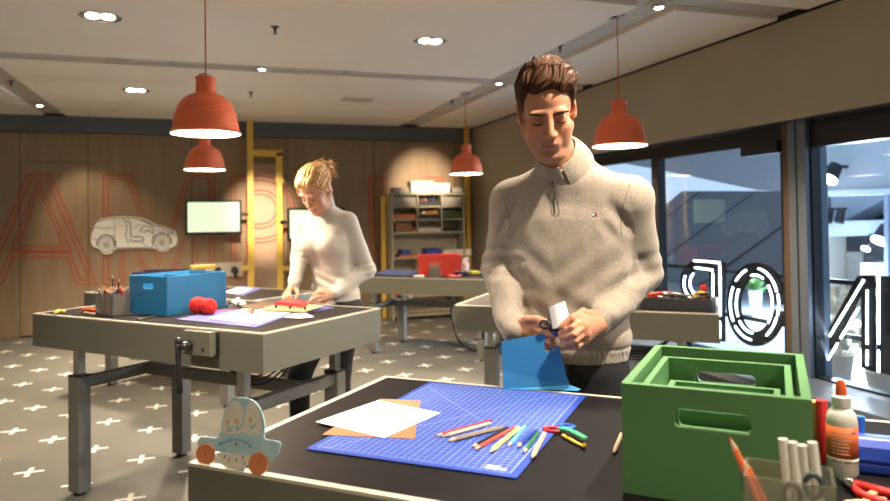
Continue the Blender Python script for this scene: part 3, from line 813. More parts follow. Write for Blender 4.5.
for (k_, row, cols, lab, grp) in ((1, 1, ('red', 'blue', 'yellow', 'green', 'teal', 'orange', 'purple'), 'small colourful toy brick heaped in the upper middle bin', 'colourful bricks in the upper bin'), (1, 2, ('yellow', 'yellow', 'orange', 'white'), 'small yellowish toy brick heaped in the centre bin', 'yellow bricks in the centre bin')):
    for n in range(22):
        x = random.uniform(sx[1] + .045, sx[2] - .045); z = zsh(row) + .03 + .022 * (n % 3); y = random.uniform(YS0 + .05, YS0 + .12)
        R = Euler((random.uniform(-.3, .3), random.uniform(-.3, .3), random.uniform(0, 3))).to_matrix()
        b = MB().box(-.02, .02, -.013, .013, 0, .024, R)
        for q in (-.01, .01): b.cyl(R @ Vector((q, 0, .024)), R @ Vector((q, 0, .030)), .006, n=8)
        tag(b.build('toy_brick', cm(random.choice(cols)), loc=(x, y, z)), lab, 'toy brick', grp)
# white boxes on top of the shelf
zt_ = sz[0] + .02
for (u0, u1, v, lab) in ((411, 434, 181, 'wide white box on top of the shelf unit in the light spot'), (434.5, 450, 183, 'smaller white box beside the wide one on top of the shelf unit')):
    a = PY(u0, v, YS0 + .03); b = PY(u1, v, YS0 + .03)
    o = thing('white_box', lab, 'box', ((a.x + b.x) / 2, YS0 + .14, zt_))
    w = (b.x - a.x) / 2 - .004; h = a.z - zt_
    MB().box(-w, w, -.11, .11, 0, h * .75).build('box_body', cm('white'), o, bevel=.003)
    MB().box(-w - .003, w + .003, -.113, .113, h * .75, h).build('box_lid', cm('white'), o, bevel=.003)
for (u0, u1, lab) in ((394, 409, 'clear low bin on top of the shelf unit next to the white box'), (452, 463, 'clear low bin on top of the shelf unit by the tall pole')):
    a = PY(u0, 190, YS0 + .03); b = PY(u1, 190, YS0 + .03)
    bin_('storage_bin', lab, a.x, b.x, zt_, .07, 'clear')
# ================================================================== THINGS ON THE TABLES
def axes(t): a = t.rotation_euler.z; return Vector((math.cos(a), math.sin(a), 0)), Vector((-math.sin(a), math.cos(a), 0))
E1, E2 = axes(tbl_main)

def pencil_mesh(L, r, col, n=6, tipm=None, lead=None):
    """pencil along +x from tip at 0"""
    mb = MB()
    def ringp(x, rr): return [(x, rr * math.cos(2 * math.pi * k / n), rr * math.sin(2 * math.pi * k / n)) for k in range(n)]
    prof = [(0, .0006), (.005, r * .34), (.019, r), (L - .004, r), (L, r * .8)]
    vs = []
    for x, rr in prof: vs += ringp(x, rr)
    fs = []; ms = []
    for j in range(len(prof) - 1):
        for k in range(n):
            fs.append((j * n + k, j * n + (k + 1) % n, (j + 1) * n + (k + 1) % n, (j + 1) * n + k)); ms.append((0, 1, 2, 2)[j])
    fs.append(tuple(range(n - 1, -1, -1))); ms.append(0)
    fs.append(tuple((len(prof) - 1) * n + k for k in range(n))); ms.append(1)
    mb.v = vs; mb.f = fs; mb.m = ms
    return mb
M_PWOOD = mat('pencil_wood', (.62, .40, .24), .6)
def pcol(c): return mat('pencil_%02d%02d%02d' % tuple(int(x * 99) for x in c), c, .35)
def pencil_between(tip, end, r, col, label, grp=None, n=6, name='coloured_pencil', lead=None):
    tip = Vector(tip); end = Vector(end); L = (end - tip).length
    lc = pcol(lead or col)
    o = pencil_mesh(L, r, col, n).build(name, [lc, M_PWOOD, pcol(col)], smooth=.5, loc=tip)
    o.rotation_euler = (end - tip).to_track_quat('X', 'Z').to_euler()
    return tag(o, label, 'pencil', grp)

# ---------------------------------------------------------------- near table
def mat_material(name, base, line, cell, sx, sy, bord):
    m = mat(name, base, .5)
    nt, b = nodes_of(m)
    tc = nt.nodes.new('ShaderNodeTexCoord'); sp_ = nt.nodes.new('ShaderNodeSeparateXYZ'); nt.links.new(tc.outputs['Object'], sp_.inputs[0])
    def math_(op, a, bb=None):
        n = nt.nodes.new('ShaderNodeMath'); n.operation = op
        for i, q in enumerate((a, bb)):
            if q is None: continue
            if isinstance(q, (int, float)): n.inputs[i].default_value = q
            else: nt.links.new(q, n.inputs[i])
        return n.outputs[0]
    def lines(src, period, half):
        f = math_('FRACT', math_('ADD', math_('DIVIDE', src, period), .5)); d = math_('ABSOLUTE', math_('SUBTRACT', f, .5))
        return math_('LESS_THAN', d, half / period)
    X, Y = sp_.outputs[0], sp_.outputs[1]
    g = math_('MAXIMUM', lines(X, cell, .0007), lines(Y, cell, .0007))
    g = math_('MAXIMUM', g, math_('MAXIMUM', lines(X, cell * 5, .0009), lines(Y, cell * 5, .0009)))
    inside = math_('MULTIPLY', math_('LESS_THAN', math_('ABSOLUTE', X), sx - bord), math_('LESS_THAN', math_('ABSOLUTE', Y), sy - bord))
    g = math_('MULTIPLY', g, inside)
    dg = math_('LESS_THAN', math_('ABSOLUTE', math_('SUBTRACT', math_('MULTIPLY', X, 1.0), math_('ADD', math_('MULTIPLY', Y, -1.0), .05))), .0012)
    dg2 = math_('LESS_THAN', math_('ABSOLUTE', math_('SUBTRACT', math_('MULTIPLY', Y, .58), math_('ADD', X, .02))), .0011)
    g = math_('MAXIMUM', g, math_('MULTIPLY', math_('MAXIMUM', dg, dg2), inside))
    ex = math_('LESS_THAN', math_('ABSOLUTE', math_('SUBTRACT', math_('ABSOLUTE', X), sx - bord)), .0009)
    ey = math_('LESS_THAN', math_('ABSOLUTE', math_('SUBTRACT', math_('ABSOLUTE', Y), sy - bord)), .0009)
    g = math_('MAXIMUM', g, math_('MULTIPLY', math_('MAXIMUM', ex, ey), math_('MULTIPLY', math_('LESS_THAN', math_('ABSOLUTE', X), sx - bord + .001), math_('LESS_THAN', math_('ABSOLUTE', Y), sy - bord + .001))))
    mx = nt.nodes.new('ShaderNodeMix'); mx.data_type = 'RGBA'; nt.links.new(g, mx.inputs[0])
    mx.inputs[6].default_value = (*base, 1); mx.inputs[7].default_value = (*line, 1)
    nt.links.new(mx.outputs[2], b.inputs['Base Color'])
    return m
zt0 = HT_M + .0005
mc = [PZ(u, v, zt0) for u, v in ((306.5, 448), (432, 382), (584, 397), (517, 482))]
ctr = sum(mc, Vector()) / 4
sy_, sx_ = .322, .236
ang = math.atan2((mc[1] - mc[0] + mc[2] - mc[3]).y, (mc[1] - mc[0] + mc[2] - mc[3]).x) - math.pi / 2
cm_ = thing('cutting_mat', 'blue cutting mat with a white grid on the near table', 'cutting mat', (ctr.x, ctr.y, zt0), ang)
MB().box(-sx_, sx_, -sy_, sy_, 0, .003).build('mat_sheet', mat_material('mat_blue', (.018, .055, .36), (.28, .38, .74), .0155, sx_, sy_, .018), cm_, bevel=.001, seg=1)
MB().box(sx_ - .075, sx_ - .03, -sy_ + .028, -sy_ + .036, .003, .0033).box(sx_ - .075, sx_ - .045, -sy_ + .042, -sy_ + .047, .003, .0033).build('printed_mark', mat('mat_print', (.6, .66, .85), .5), cm_)
ZM = zt0 + .003
def sheet(name, label, pts, z, m, cat='paper', th=.0006):
    P = [PZ(u, v, z) for u, v in pts]; c = sum(P, Vector()) / len(P)
    mb = MB(); mb.prism([(p.x - c.x, p.y - c.y) for p in P], 0, th, lambda a, b, t: (a, b, t))
    return tag(mb.build(name, m, loc=(c.x, c.y, z)), label, cat)
M_KRAFT = mat('card_orange_brown', (.42, .17, .085), .7, noise=(40, .06))
M_PAPER = mat('paper_white', (.80, .78, .74), .7)
sheet('brown_card', 'larger orange brown card lying under the white paper on the cutting mat', ((322, 435), (380, 399), (421, 401), (418, 413), (415, 439), (340, 436)), ZM + .0002, M_KRAFT, 'card', .001)
sheet('white_paper', 'white sheet of paper lying on the orange brown card', ((315.5, 422), (378, 400.5), (441, 413), (384, 438)), ZM + .0016, M_PAPER)
def mp_(x, y): return (420 + x * .2022, 390 + y * .2022)
rr = .0042
PEN = [((75, 228), (352, 152), (.50, .02, .035), rr, 'red', 'bright red pencil lying topmost of the row on the cutting mat'),
       ((108, 230), (347, 164), (.78, .60, .42), rr, 'cream', 'cream white pencil lying against the bright red one'),
       ((135, 252), (410, 184), (.27, .22, .16), .0050, 'taupe', 'grey brown pencil on the cutting mat'),
       ((255, 284), (433, 187), (.015, .015, .02), rr, 'black', 'black pencil on the cutting mat'),
       ((268, 295), (467, 186), (.62, .07, .06), rr, 'coral', 'coral red pencil lying beside the black one'),
       ((347, 306), (490, 187), (.75, .62, .20), .0055, 'yellow', 'thick pale yellow pencil on the cutting mat'),
       ((435, 279), (522, 178), (.12, .42, .55), rr, 'light blue', 'light blue pencil on the cutting mat'),
       ((480, 283), (572, 200), (.02, .05, .26), .0050, 'navy', 'navy blue pencil on the cutting mat'),
       ((513, 310), (588, 206), (.02, .15, .05), rr, 'green', 'dark green pencil on the cutting mat'),
       ((553, 336), (616, 214), (.68, .42, .30), .0052, 'peach', 'peach coloured pencil next to the green one')]
for a, b, col, r_, nm, lab in PEN:
    z = ZM + r_ + .0003
    pencil_between(PZ(*mp_(*a), z), PZ(*mp_(*b), z), r_, col, lab)
pencil_between(PZ(613.6, 453, zt0 + .005), PZ(621.5, 434, zt0 + .005), .0045, (.62, .38, .22), 'short wooden pencil with a black tip beside the green box', lead=(.01, .01, .01))

# wavy edge craft scissors in four colours
def loop_pts(c, ax, ay, ra, rb, n=22): return [c + ax * (ra * math.cos(2 * math.pi * k / n)) + ay * (rb * math.sin(2 * math.pi * k / n)) for k in range(n)]
sc_o = PZ(566, 431, zt0)
scs = thing('craft_scissors', 'craft scissors with red and blue loops and green and yellow blades', 'scissors', sc_o)
def S3(u, v, z=.006): return PZ(u, v, zt0 + z) - sc_o
def dirn(a, b): return (b - a).normalized()
ra_ = S3(552.5, 429.5); rx = dirn(S3(545, 429), S3(562, 431.5)); ry = Vector((-rx.y, rx.x, 0))
MB().tube(loop_pts(ra_, rx, ry, .020, .014), .0042, 8, closed=True).build('red_loop', pcol((.55, .02, .03)), scs, smooth=True)
rb_ = S3(567, 426.5)
MB().tube(loop_pts(rb_, rx, ry, .017, .012), .0042, 8, closed=True).build('blue_loop', pcol((.02, .12, .5)), scs, smooth=True)
def blade(P, w, h, m, nm, z=0.0):
    P = [Vector(p) + Vector((0, 0, z)) for p in P]; mb = MB()
    d = (P[-1] - P[0]).normalized(); n = Vector((-d.y, d.x, 0)); vs = []
    for i, p in enumerate(P):
        ww = w * (1 - .35 * i / (len(P) - 1))
        vs += [p + n * ww + Vector((0, 0, -h)), p - n * ww + Vector((0, 0, -h)), p - n * ww + Vector((0, 0, h)), p + n * ww + Vector((0, 0, h))]
    fs = [(0, 1, 2, 3), tuple(4 * (len(P) - 1) + k for k in (3, 2, 1, 0))]
    for i in range(len(P) - 1):
        for k in range(4): fs.append((4 * i + k, 4 * i + (k + 1) % 4, 4 * i + 4 + (k + 1) % 4, 4 * i + 4 + k))
    mb.add(vs, fs); return mb.build(nm, m, scs, bevel=.001, seg=1)
blade([S3(560, 430.5), S3(568, 432), S3(577, 436), S3(586, 441)], .009, .003, pcol((.05, .42, .22)), 'green_blade', .005)
blade([S3(563, 434), S3(575, 441), S3(585, 446)], .005, .002, pcol((.68, .42, .05)), 'yellow_blade', -.002)
MB().cyl(S3(569, 432.5, .012), S3(569, 432.5, .017), .004, n=12).build('pivot', M_CHROME, scs)
MB().cyl(S3(584.5, 444.5, .002), S3(584.5, 444.5, .012), .004, n=10).build('blade_tip', pcol((.68, .42, .05)), scs)

# ---- green crate with nested inner box
M_GREEN = mat('green_paint', (.092, .225, .085), .42, noise=(6, .03))
def slot_panel(w, h, t, hw, hh, hz, n=6):
    """panel w x h x t in x,z,y with a rounded slot; returns MB"""
    mb = MB(); r = hh * .55
    slot = []
    for cx, cz, a0 in ((hw - r, hz + hh - r, 0), (-hw + r, hz + hh - r, 90), (-hw + r, hz - hh + r, 180), (hw - r, hz - hh + r, 270)):
        for k in range(n + 1):
            a = rad(a0 + 90 * k / n); slot.append((cx + r * math.cos(a), cz + r * math.sin(a)))
    N = len(slot)
    def outer(p):      # matching point on the rectangle border
        x, z = p
        return x, z
    # outer border points: project slot points radially on the rectangle
    out = []
    for (x, z) in slot:
        dx, dz = x, z - hz
        s = min((w / 2) / abs(dx) if abs(dx) > 1e-9 else 1e9, ((h - hz) if dz > 0 else hz) / abs(dz) if abs(dz) > 1e-9 else 1e9)
        out.append((dx * s, hz + dz * s))
    cor = [(w / 2, h), (-w / 2, h), (-w / 2, 0), (w / 2, 0)]
    for c in cor:      # snap the nearest border point to each corner
        k = min(range(N), key=lambda i: (out[i][0] - c[0]) ** 2 + (out[i][1] - c[1]) ** 2); out[k] = c
    vs = []
    for y in (0, t):
        vs += [(x, y, z) for x, z in slot] + [(x, y, z) for x, z in out]
    fs = []
    for i in range(N):
        j = (i + 1) % N
        fs.append((i, j, N + j, N + i)); fs.append((2 * N + j, 2 * N + i, 3 * N + i, 3 * N + j))
        fs.append((j, i, 2 * N + i, 2 * N + j)); fs.append((N + i, N + j, 3 * N + j, 3 * N + i))
    mb.add(vs, fs); return mb
def crate(name, label, loc, rz, w, d, h, t, m, slots=(True, True), slot=(.055, .014), inner=None, slot_z=None):
    o = thing(name, label, 'box', loc, rz)
    hz = slot_z or h - .055
    for k, (y, s) in enumerate(((0, slots[0]), (d - t, slots[1]))):
        pm = slot_panel(w, h - t, t, slot[0], slot[1], hz - t) if s else MB().box(-w / 2, w / 2, 0, t, 0, h - t)
        pm.build('end_panel', m, o, loc=(0, y, t))
    for sx__ in (-1, 1):
        MB().box(-t / 2, t / 2, t, d - t, 0, h - t).build('side_panel', m, o, loc=(sx__ * (w / 2 - t / 2), 0, t))
    MB().box(-w / 2, w / 2, 0, d, 0, t).build('bottom_panel', m, o)
    return o
a = PZ(621, 383, 1.08); b = PZ(812, 400, 1.08)
wg = (b - a).length; angg = math.atan2(b.y - a.y, b.x - a.x)
gx = Vector((math.cos(angg), math.sin(angg), 0)); gy = Vector((-gx.y, gx.x, 0))
gl = a + gx * wg / 2; gl.z = zt0
hG = 1.08 - zt0; dG = .40
green = crate('green_crate', 'large green wooden crate standing at the front of the near table', gl, angg, wg, dG, hG, .015, M_GREEN, slots=(False, True), slot=(.06, .02))
# rounded grip slot of the front panel is closed by the box inside: shallow recess
g2 = crate('green_crate', 'middle sized green box nested inside the large green crate', gl + gy * .045 + Vector((0, 0, .016)), angg, wg - .05, dG - .10, hG - .030, .012, M_GREEN, slots=(True, True), slot=(.06, .020), slot_z=hG - .075)
g3 = crate('green_crate', 'smallest green box nested deepest inside the green crate', gl + gy * .075 + Vector((0, 0, .029)), angg, wg - .09, dG - .17, hG - .085, .012, M_GREEN, slots=(False, False))
# front panel of the large crate with its grip slot
for ch in list(green.children):
    if ch.name.startswith('end_panel') and abs(ch.location.y) < 1e-6:
        me_old = ch.data
        n_ = slot_panel(wg, hG - .015, .015, .062, .0165, hG - .015 - .052).build('end_panel', M_GREEN, green, loc=(0, 0, .015))
        bpy.data.objects.remove(ch)
        break

# ---- blue paper car with orange wheels standing on the table's corner
w1_ = PZ(208, 463.5, zt0); w2_ = PZ(262, 475, zt0)
bx = (w2_ - w1_); bx.z = 0; bx.normalize(); nrm = Vector((-bx.y, bx.x, 0))
base = (w1_ + w2_) / 2
pc = thing('paper_car', 'light blue paper car cut-out with orange wheels on the table corner', 'paper model', base)
def cp_(x, y):            # crop (190,380)-(300,490) at 4.555 px
    p = PV(190 + x / 4.555, 380 + y / 4.555, base, nrm) - base
    return (p.dot(bx), p.z)
def cprism(nm, m, P, t0, t1, parent=pc):
    mb = MB(); mb.prism([cp_(*p) for p in P], t0, t1, lambda a, b, t: bx * a + nrm * t + Vector((0, 0, b)))
    return mb.build(nm, m, parent)
M_CARD = mat('card_light_blue', (.42, .64, .70), .75, noise=(30, .10))
M_WHEEL = mat('card_orange', (.62, .21, .075), .75, noise=(60, .10))
M_CARDW = mat('card_white', (.74, .70, .60), .75, noise=(25, .06))
body = [(36, 300), (42, 270), (60, 258), (100, 262), (132, 258), (145, 190), (160, 130), (180, 98), (215, 80), (255, 82), (290, 95), (318, 125), (335, 170), (342, 215), (338, 255), (350, 272), (385, 276), (410, 282), (412, 305), (395, 345), (365, 368), (330, 355), (280, 345), (200, 335), (120, 325), (60, 322), (42, 312)]
cprism('car_body', M_CARD, closed_smooth(body, 3), -.001, .001)
cprism('window_print', M_CARDW, closed_smooth([(148, 238), (158, 170), (175, 118), (205, 96), (228, 105), (243, 140), (240, 190), (236, 240)], 4), -.0016, -.0011)
cprism('window_print', M_CARDW, closed_smooth([(246, 240), (250, 180), (262, 120), (285, 100), (308, 120), (325, 170), (326, 205), (320, 243)], 4), -.0016, -.0011)
cprism('under_panel', M_CARDW, closed_smooth([(128, 330), (200, 336), (284, 346), (270, 380), (235, 402), (190, 404), (150, 385), (132, 355)], 4), -.0016, -.0011)
for cx_, cy_, r1_, r2_ in ((77, 337, 43, 48), (317, 379, 44, 52)):
    wpts = [(cx_ + r1_ * math.cos(2 * math.pi * k / 24), cy_ + r2_ * math.sin(2 * math.pi * k / 24)) for k in range(24)]
    wh_ = cprism('wheel', M_WHEEL, wpts, -.0045, -.0020)
    cprism('hub_dot', M_INK, [(cx_ + 4 * math.cos(k), cy_ + 4 * math.sin(k)) for k in range(6)], -.0052, -.0046, wh_)
def dab(P, m, nm): cprism(nm, m, P, -.0023, -.0017)
M_DB = mat('ink_blue', (.08, .30, .55), .7); M_DP = mat('ink_peach', (.70, .42, .22), .7); M_DT = mat('ink_teal', (.25, .52, .50), .7)
dab([(130, 288), (145, 282), (143, 300)], M_DB, 'ink_mark'); dab([(268, 302), (278, 288), (284, 306)], M_DB, 'ink_mark'); dab([(208, 290), (216, 280), (222, 292), (214, 302)], mat('ink_gold', (.45, .22, .05), .6), 'ink_mark')
for k, x in enumerate((150, 160, 170, 180, 190, 205, 216, 228, 240, 252, 262)):
    y = 288 - 22 * math.sin(math.pi * (x - 140) / 135)
    dab([(x, y), (x + 6, y - 1), (x + 5, y + 7), (x - 1, y + 8)], M_DB, 'ink_letter_stroke')
for (x, y) in ((175, 190), (215, 185), (278, 180)):
    dab(closed_smooth([(x - 10, y), (x, y - 12), (x + 10, y), (x + 2, y + 12)], 3), M_DP, 'flower_drawing')
    dab([(x - 2, y + 12), (x + 3, y + 12), (x + 4, y + 44), (x - 1, y + 44)], M_DT, 'stem_drawing')
    dab([(x + 3, y + 40), (x + 26, y + 14), (x + 22, y + 30), (x + 6, y + 46)], M_DT, 'leaf_drawing')
for (x, y) in ((180, 362), (214, 364), (243, 350), (250, 376), (162, 345)):
    dab([(x - 5, y + 8), (x, y - 8), (x + 5, y - 6), (x, y + 10)], mat('ink_brown', (.32, .20, .10), .7), 'ink_mark')
# card strut behind that keeps it upright
cprism('strut', M_CARD, [(180, 330), (250, 335), (245, 430), (185, 420)], .001, .0014)
sp_p = [bx * .0 + nrm * .0012 + Vector((0, 0, .06)), bx * .03 + nrm * .0012 + Vector((0, 0, .06)), bx * .03 + nrm * .05, nrm * .05]
MB().add(sp_p + [p + nrm * .001 for p in sp_p], [(0, 1, 2, 3), (7, 6, 5, 4), (0, 4, 5, 1), (1, 5, 6, 2), (2, 6, 7, 3), (3, 7, 4, 0)]).build('strut', M_CARD, pc)

# ---- clear tray with pencils, glue sticks and scissors
def frosted(name, tint, dif, f):
    m = glass_mat(name, tint); nt = m.node_tree
    out = [n for n in nt.nodes if n.type == 'OUTPUT_MATERIAL'][0]; src = out.inputs[0].links[0].from_socket
    d = nt.nodes.new('ShaderNodeBsdfDiffuse'); d.inputs[0].default_value = (*dif, 1)
    mx = nt.nodes.new('ShaderNodeMixShader'); mx.inputs[0].default_value = f
    nt.links.new(src, mx.inputs[1]); nt.links.new(d.outputs[0], mx.inputs[2]); nt.links.new(mx.outputs[0], out.inputs[0])
    return m
M_ACRY = frosted('clear_acrylic', (.86, .87, .82), (.42, .42, .33), .22)
def open_box(o, w, d, h, t, m, nm='wall'):
    MB().box(-w / 2, w / 2, -d / 2, d / 2, 0, t).build('base', m, o)
    for (x0, x1, y0, y1) in ((-w / 2, w / 2, -d / 2, -d / 2 + t), (-w / 2, w / 2, d / 2 - t, d / 2), (-w / 2, -w / 2 + t, -d / 2 + t, d / 2 - t), (w / 2 - t, w / 2, -d / 2 + t, d / 2 - t)):
        MB().box(x0, x1, y0, y1, t, h).build(nm, m, o)
bc = PZ(790, 548, zt0)
ab = thing('clear_pot', 'clear plastic pot with glue sticks and orange pencils in front of the green crate', 'pot', bc, angg)
open_box(ab, .118, .085, .112, .003, M_ACRY)
def loc_in(o, x, y, z): return o.matrix_world @ Vector((x, y, z)) if False else Vector(o.location) + Vector((math.cos(o.rotation_euler.z) * x - math.sin(o.rotation_euler.z) * y, math.sin(o.rotation_euler.z) * x + math.cos(o.rotation_euler.z) * y, z))
pencil_between(loc_in(ab, -.080, .01, .150), loc_in(ab, -.020, .0, .008), .0048, (.70, .16, .05), 'orange pencil with a long bare tip leaning in the clear pot')
pencil_between(loc_in(ab, -.064, .024, .118), loc_in(ab, -.010, .018, .008), .0045, (.66, .13, .05), 'second orange pencil leaning lower in the clear pot')
M_GLUE = mat('glue_stick_white', (.74, .71, .64), .35)
for k in range(4):
    x = .002 + .0132 * k; z = .146 - .003 * (k % 3)
    g = MB().cyl(loc_in(ab, x + .004, .022 - .004 * (k % 2), .006), loc_in(ab, x - .008, .026, z + .006), .0068, n=16)
    v0 = loc_in(ab, x, .02, .006); g.v = [tuple(Vector(p) - v0) for p in g.v]
    tag(g.build('glue_stick', M_GLUE, smooth=.6, loc=v0), 'white hot glue stick standing in the clear pot', 'glue stick', 'glue sticks in the clear pot')
ks = thing('scissors', 'black handled scissors stuck in the clear pot', 'scissors', loc_in(ab, .02, -.018, .004), angg)
for sx__, zz in ((-.016, .080), (.012, .098)):
    c_ = Vector((sx__, 0, zz))
    MB().tube(loop_pts(c_, Vector((1, 0, 0)), Vector((0, .25, 1)).normalized(), .011, .015), .004, 8, closed=True).build('finger_loop', mat('dark_teal', (.02, .035, .035), .4), ks, smooth=True)
    MB().tube([c_ + Vector((0, 0, -.018)), Vector((0, 0, .035)), Vector((-sx__ * .3, 0, .004))], [.004, .003, .001], 8).build('blade', M_STEEL, ks)

# ---- glue bottle
gb = PZ(843, 474, zt0)
bt = thing('glue_bottle', 'white glue bottle with orange label and orange nozzle cap', 'bottle', gb)
MB().lathe([(0, 0), (.023, 0), (.0262, .004), (.0264, .10), (.0248, .112), (.019, .122), (.0145, .126), (.0145, .130)], 32).build('bottle_body', mat('bottle_white', (.66, .63, .56), .35, noise=(8, .03)), bt, smooth=.7)
MB().lathe([(.0271, .036), (.0271, .094)], 32).build('bottle_label', mat('label_orange', (.60, .13, .03), .5), bt, smooth=True, fix=True)
MB().lathe([(.0269, .027), (.0269, .0355)], 32).build('label_band', mat('label_pale', (.74, .68, .60), .5), bt, smooth=True)
# lines of small print on the label and on the band, turned to the camera
ca = math.atan2(-gb.y, -gb.x)
mprint = mat('label_print', (.74, .50, .36), .5); mprint2 = mat('label_print_dark', (.16, .14, .13), .5)
def print_line(z, h, a0, a1, m, r=.0274):
    n = 8; vs = []
    for i in range(n + 1):
        a_ = ca + a0 + (a1 - a0) * i / n
        for zz in (z, z + h): vs.append((r * math.cos(a_), r * math.sin(a_), zz))
    MB().add(vs, [(2 * i, 2 * i + 2, 2 * i + 3, 2 * i + 1) for i in range(n)]).build('print_line', m, bt, fix=False)
random.seed(11)
for k in range(7):
    print_line(.044 + .0062 * k, .0022, -.75 + random.uniform(0, .15), .55 + random.uniform(-.5, .2), mprint)
for a0, a1 in ((-.62, -.52), (-.49, -.40), (-.37, -.28), (-.20, -.06), (.02, .05), (.12, .22), (.25, .34), (.37, .46), (.52, .58)):
    print_line(.0295, .0036, a0, a1, mprint2, .0273)
print_line(.082, .004, .60, .95, mat('label_blue', (.05, .25, .45), .5))
MB().lathe([(.0158, .127), (.0165, .129), (.0165, .146), (.013, .149), (0, .149)], 24).build('collar', mat('collar_white', (.76, .74, .70), .35), bt, smooth=.6)
MB().lathe([(.0105, .149), (.0095, .160), (.0078, .172), (.0060, .177), (0, .178)], 20).build('nozzle_cap', mat('nozzle_orange', (.68, .11, .03), .4), bt, smooth=.7)

# ---- clutter right of the crate
rb0 = PZ(823, 462, zt0)
rm = thing('red_marker', 'thick red marker standing behind the glue bottle', 'marker', rb0)
MB().cyl((0, 0, 0), (0, 0, .09), .0105, n=18).build('barrel', pcol((.62, .03, .03)), rm, smooth=.6)
MB().cyl((0, 0, .09), (0, 0, .122), .0118, .0105, 18).build('cap', pcol((.62, .03, .03)), rm, smooth=.6)
ym = tag(MB().box(-.004, .004, -.012, .012, 0, .115).build('wooden_ruler', mat('ruler_wood', (.62, .42, .16), .5), loc=PZ(815, 458, zt0) + Vector((0, 0, 0)), rz=angg, bevel=.001), 'yellow wooden ruler end standing between crate and red marker', 'ruler')
bl0 = PZ(884, 470, zt0)
bp_ = thing('hole_punch', 'blue plastic hole punch behind the glue bottle', 'hole punch', bl0, angg)
MB().box(-.075, .075, -.04, .04, .0, .022).build('base_plate', pcol((.02, .05, .34)), bp_, bevel=.006)
mb = MB(); mb.prism([(-.042, .022), (.042, .022), (.034, .058), (-.020, .066), (-.036, .050)], -.07, .07, lambda a, b, t: (t, a, b)); mb.build('lever', pcol((.025, .07, .45)), bp_, bevel=.006)
MB().cyl((.02, -.034, .05), (.02, -.046, .046), .008, n=14).build('stud', M_CHROME, bp_)
tag(MB().cyl((0, 0, 0), (0, 0, .078), .006, n=14).cyl((0, 0, .078), (0, 0, .090), .0075, n=14).build('blue_marker', pcol((.03, .2, .6)), smooth=.6, loc=PZ(862, 462, zt0)), 'small blue marker standing right behind the glue bottle', 'marker')
# red handled pliers
pr0 = PZ(868, 489, zt0)
pr = thing('pliers', 'red handled pliers lying in front of the glue bottle', 'pliers', pr0)
def Q(u, v, z=.008): return PZ(u, v, zt0 + z) - pr0
MB().tube([Q(852, 482), Q(866, 487), Q(880, 491), Q(896, 494)], [.006, .008, .0085, .007], 10).build('handle', pcol((.58, .03, .025)), pr, smooth=True)
MB().tube([Q(852, 486), Q(860, 494), Q(874, 500), Q(890, 505)], [.006, .008, .0085, .007], 10).build('handle', pcol((.58, .03, .025)), pr, smooth=True)
MB().tube([Q(853, 484), Q(846, 481), Q(836, 477)], [.009, .008, .003], 8).build('jaw', M_STEEL, pr, smooth=True)
MB().cyl(Q(849, 482.5, .010), Q(849, 482.5, .018), .006, n=12).build('pivot', M_CHROME, pr)
# dark flat folder leaning on the crate, wooden offcuts at the frame edge
fo = MB(); A0 = PZ(816, 478, zt0); A1 = PZ(836, 505, zt0)
fv = [A0, A1, A1 + Vector((-.055, .02, .085)), A0 + Vector((-.028, .012, .115))]
nn = (fv[1] - fv[0]).cross(fv[3] - fv[0]).normalized() * .003
c_ = sum(fv, Vector()) / 4; c_.z = zt0
fo.add([p - c_ for p in fv] + [p + nn - c_ for p in fv], [(0, 1, 2, 3), (7, 6, 5, 4), (0, 4, 5, 1), (1, 5, 6, 2), (2, 6, 7, 3), (3, 7, 4, 0)])
tag(fo.build('black_card', mat('card_black', (.02, .02, .024), .5), loc=c_), 'black card leaning between the green crate and the glue bottle', 'card')
for k, (u, v, a_) in enumerate(((872, 497, .3), (862, 505, -.2), (885, 508, .8))):
    tag(MB().box(-.03, .03, -.006, .006, 0, .008).build('wood_offcut', M_PWOOD, loc=PZ(u, v, zt0), rz=a_, bevel=.001), ('thin wood offcut lying along the red pliers', 'wood offcut lying in front of the pliers by the pot', 'wood offcut lying crosswise at the pliers handles')[k], 'wood offcut')
# ---------------------------------------------------------------- table with the blue storage box
zl0 = HT_L + .0005
A1L = tbl_left.rotation_euler.z
M_BLUE = mat('blue_paint', (.022, .19, .42), .4, noise=(6, .03))
# blue storage box: long side to the right, slotted end to the left
b0 = PZ(167.5, 316, zl0)                               # nearest bottom corner
e_r = PZ(225.5, 305, zl0) - b0; e_l = PZ(127, 312.5, zl0) - b0
ax = e_r.normalized(); wl = e_l.length; dl = .40
hB = PV(167.5, 277, b0, (.322, .947, 0)).z - zl0
angb = math.atan2(e_l.y, e_l.x) + math.pi              # slotted end faces the vise side
blue = crate('blue_crate', 'blue wooden storage box with a slotted end beside the pencil pot', b0 + e_l.normalized() * .145, angb, .285, .375, hB, .012, M_BLUE, slots=(True, True), slot=(.040, .014), slot_z=hB - .05)
MB().box(-.133, .133, .20, .208, .012, hB - .01).build('divider', M_BLUE, blue)
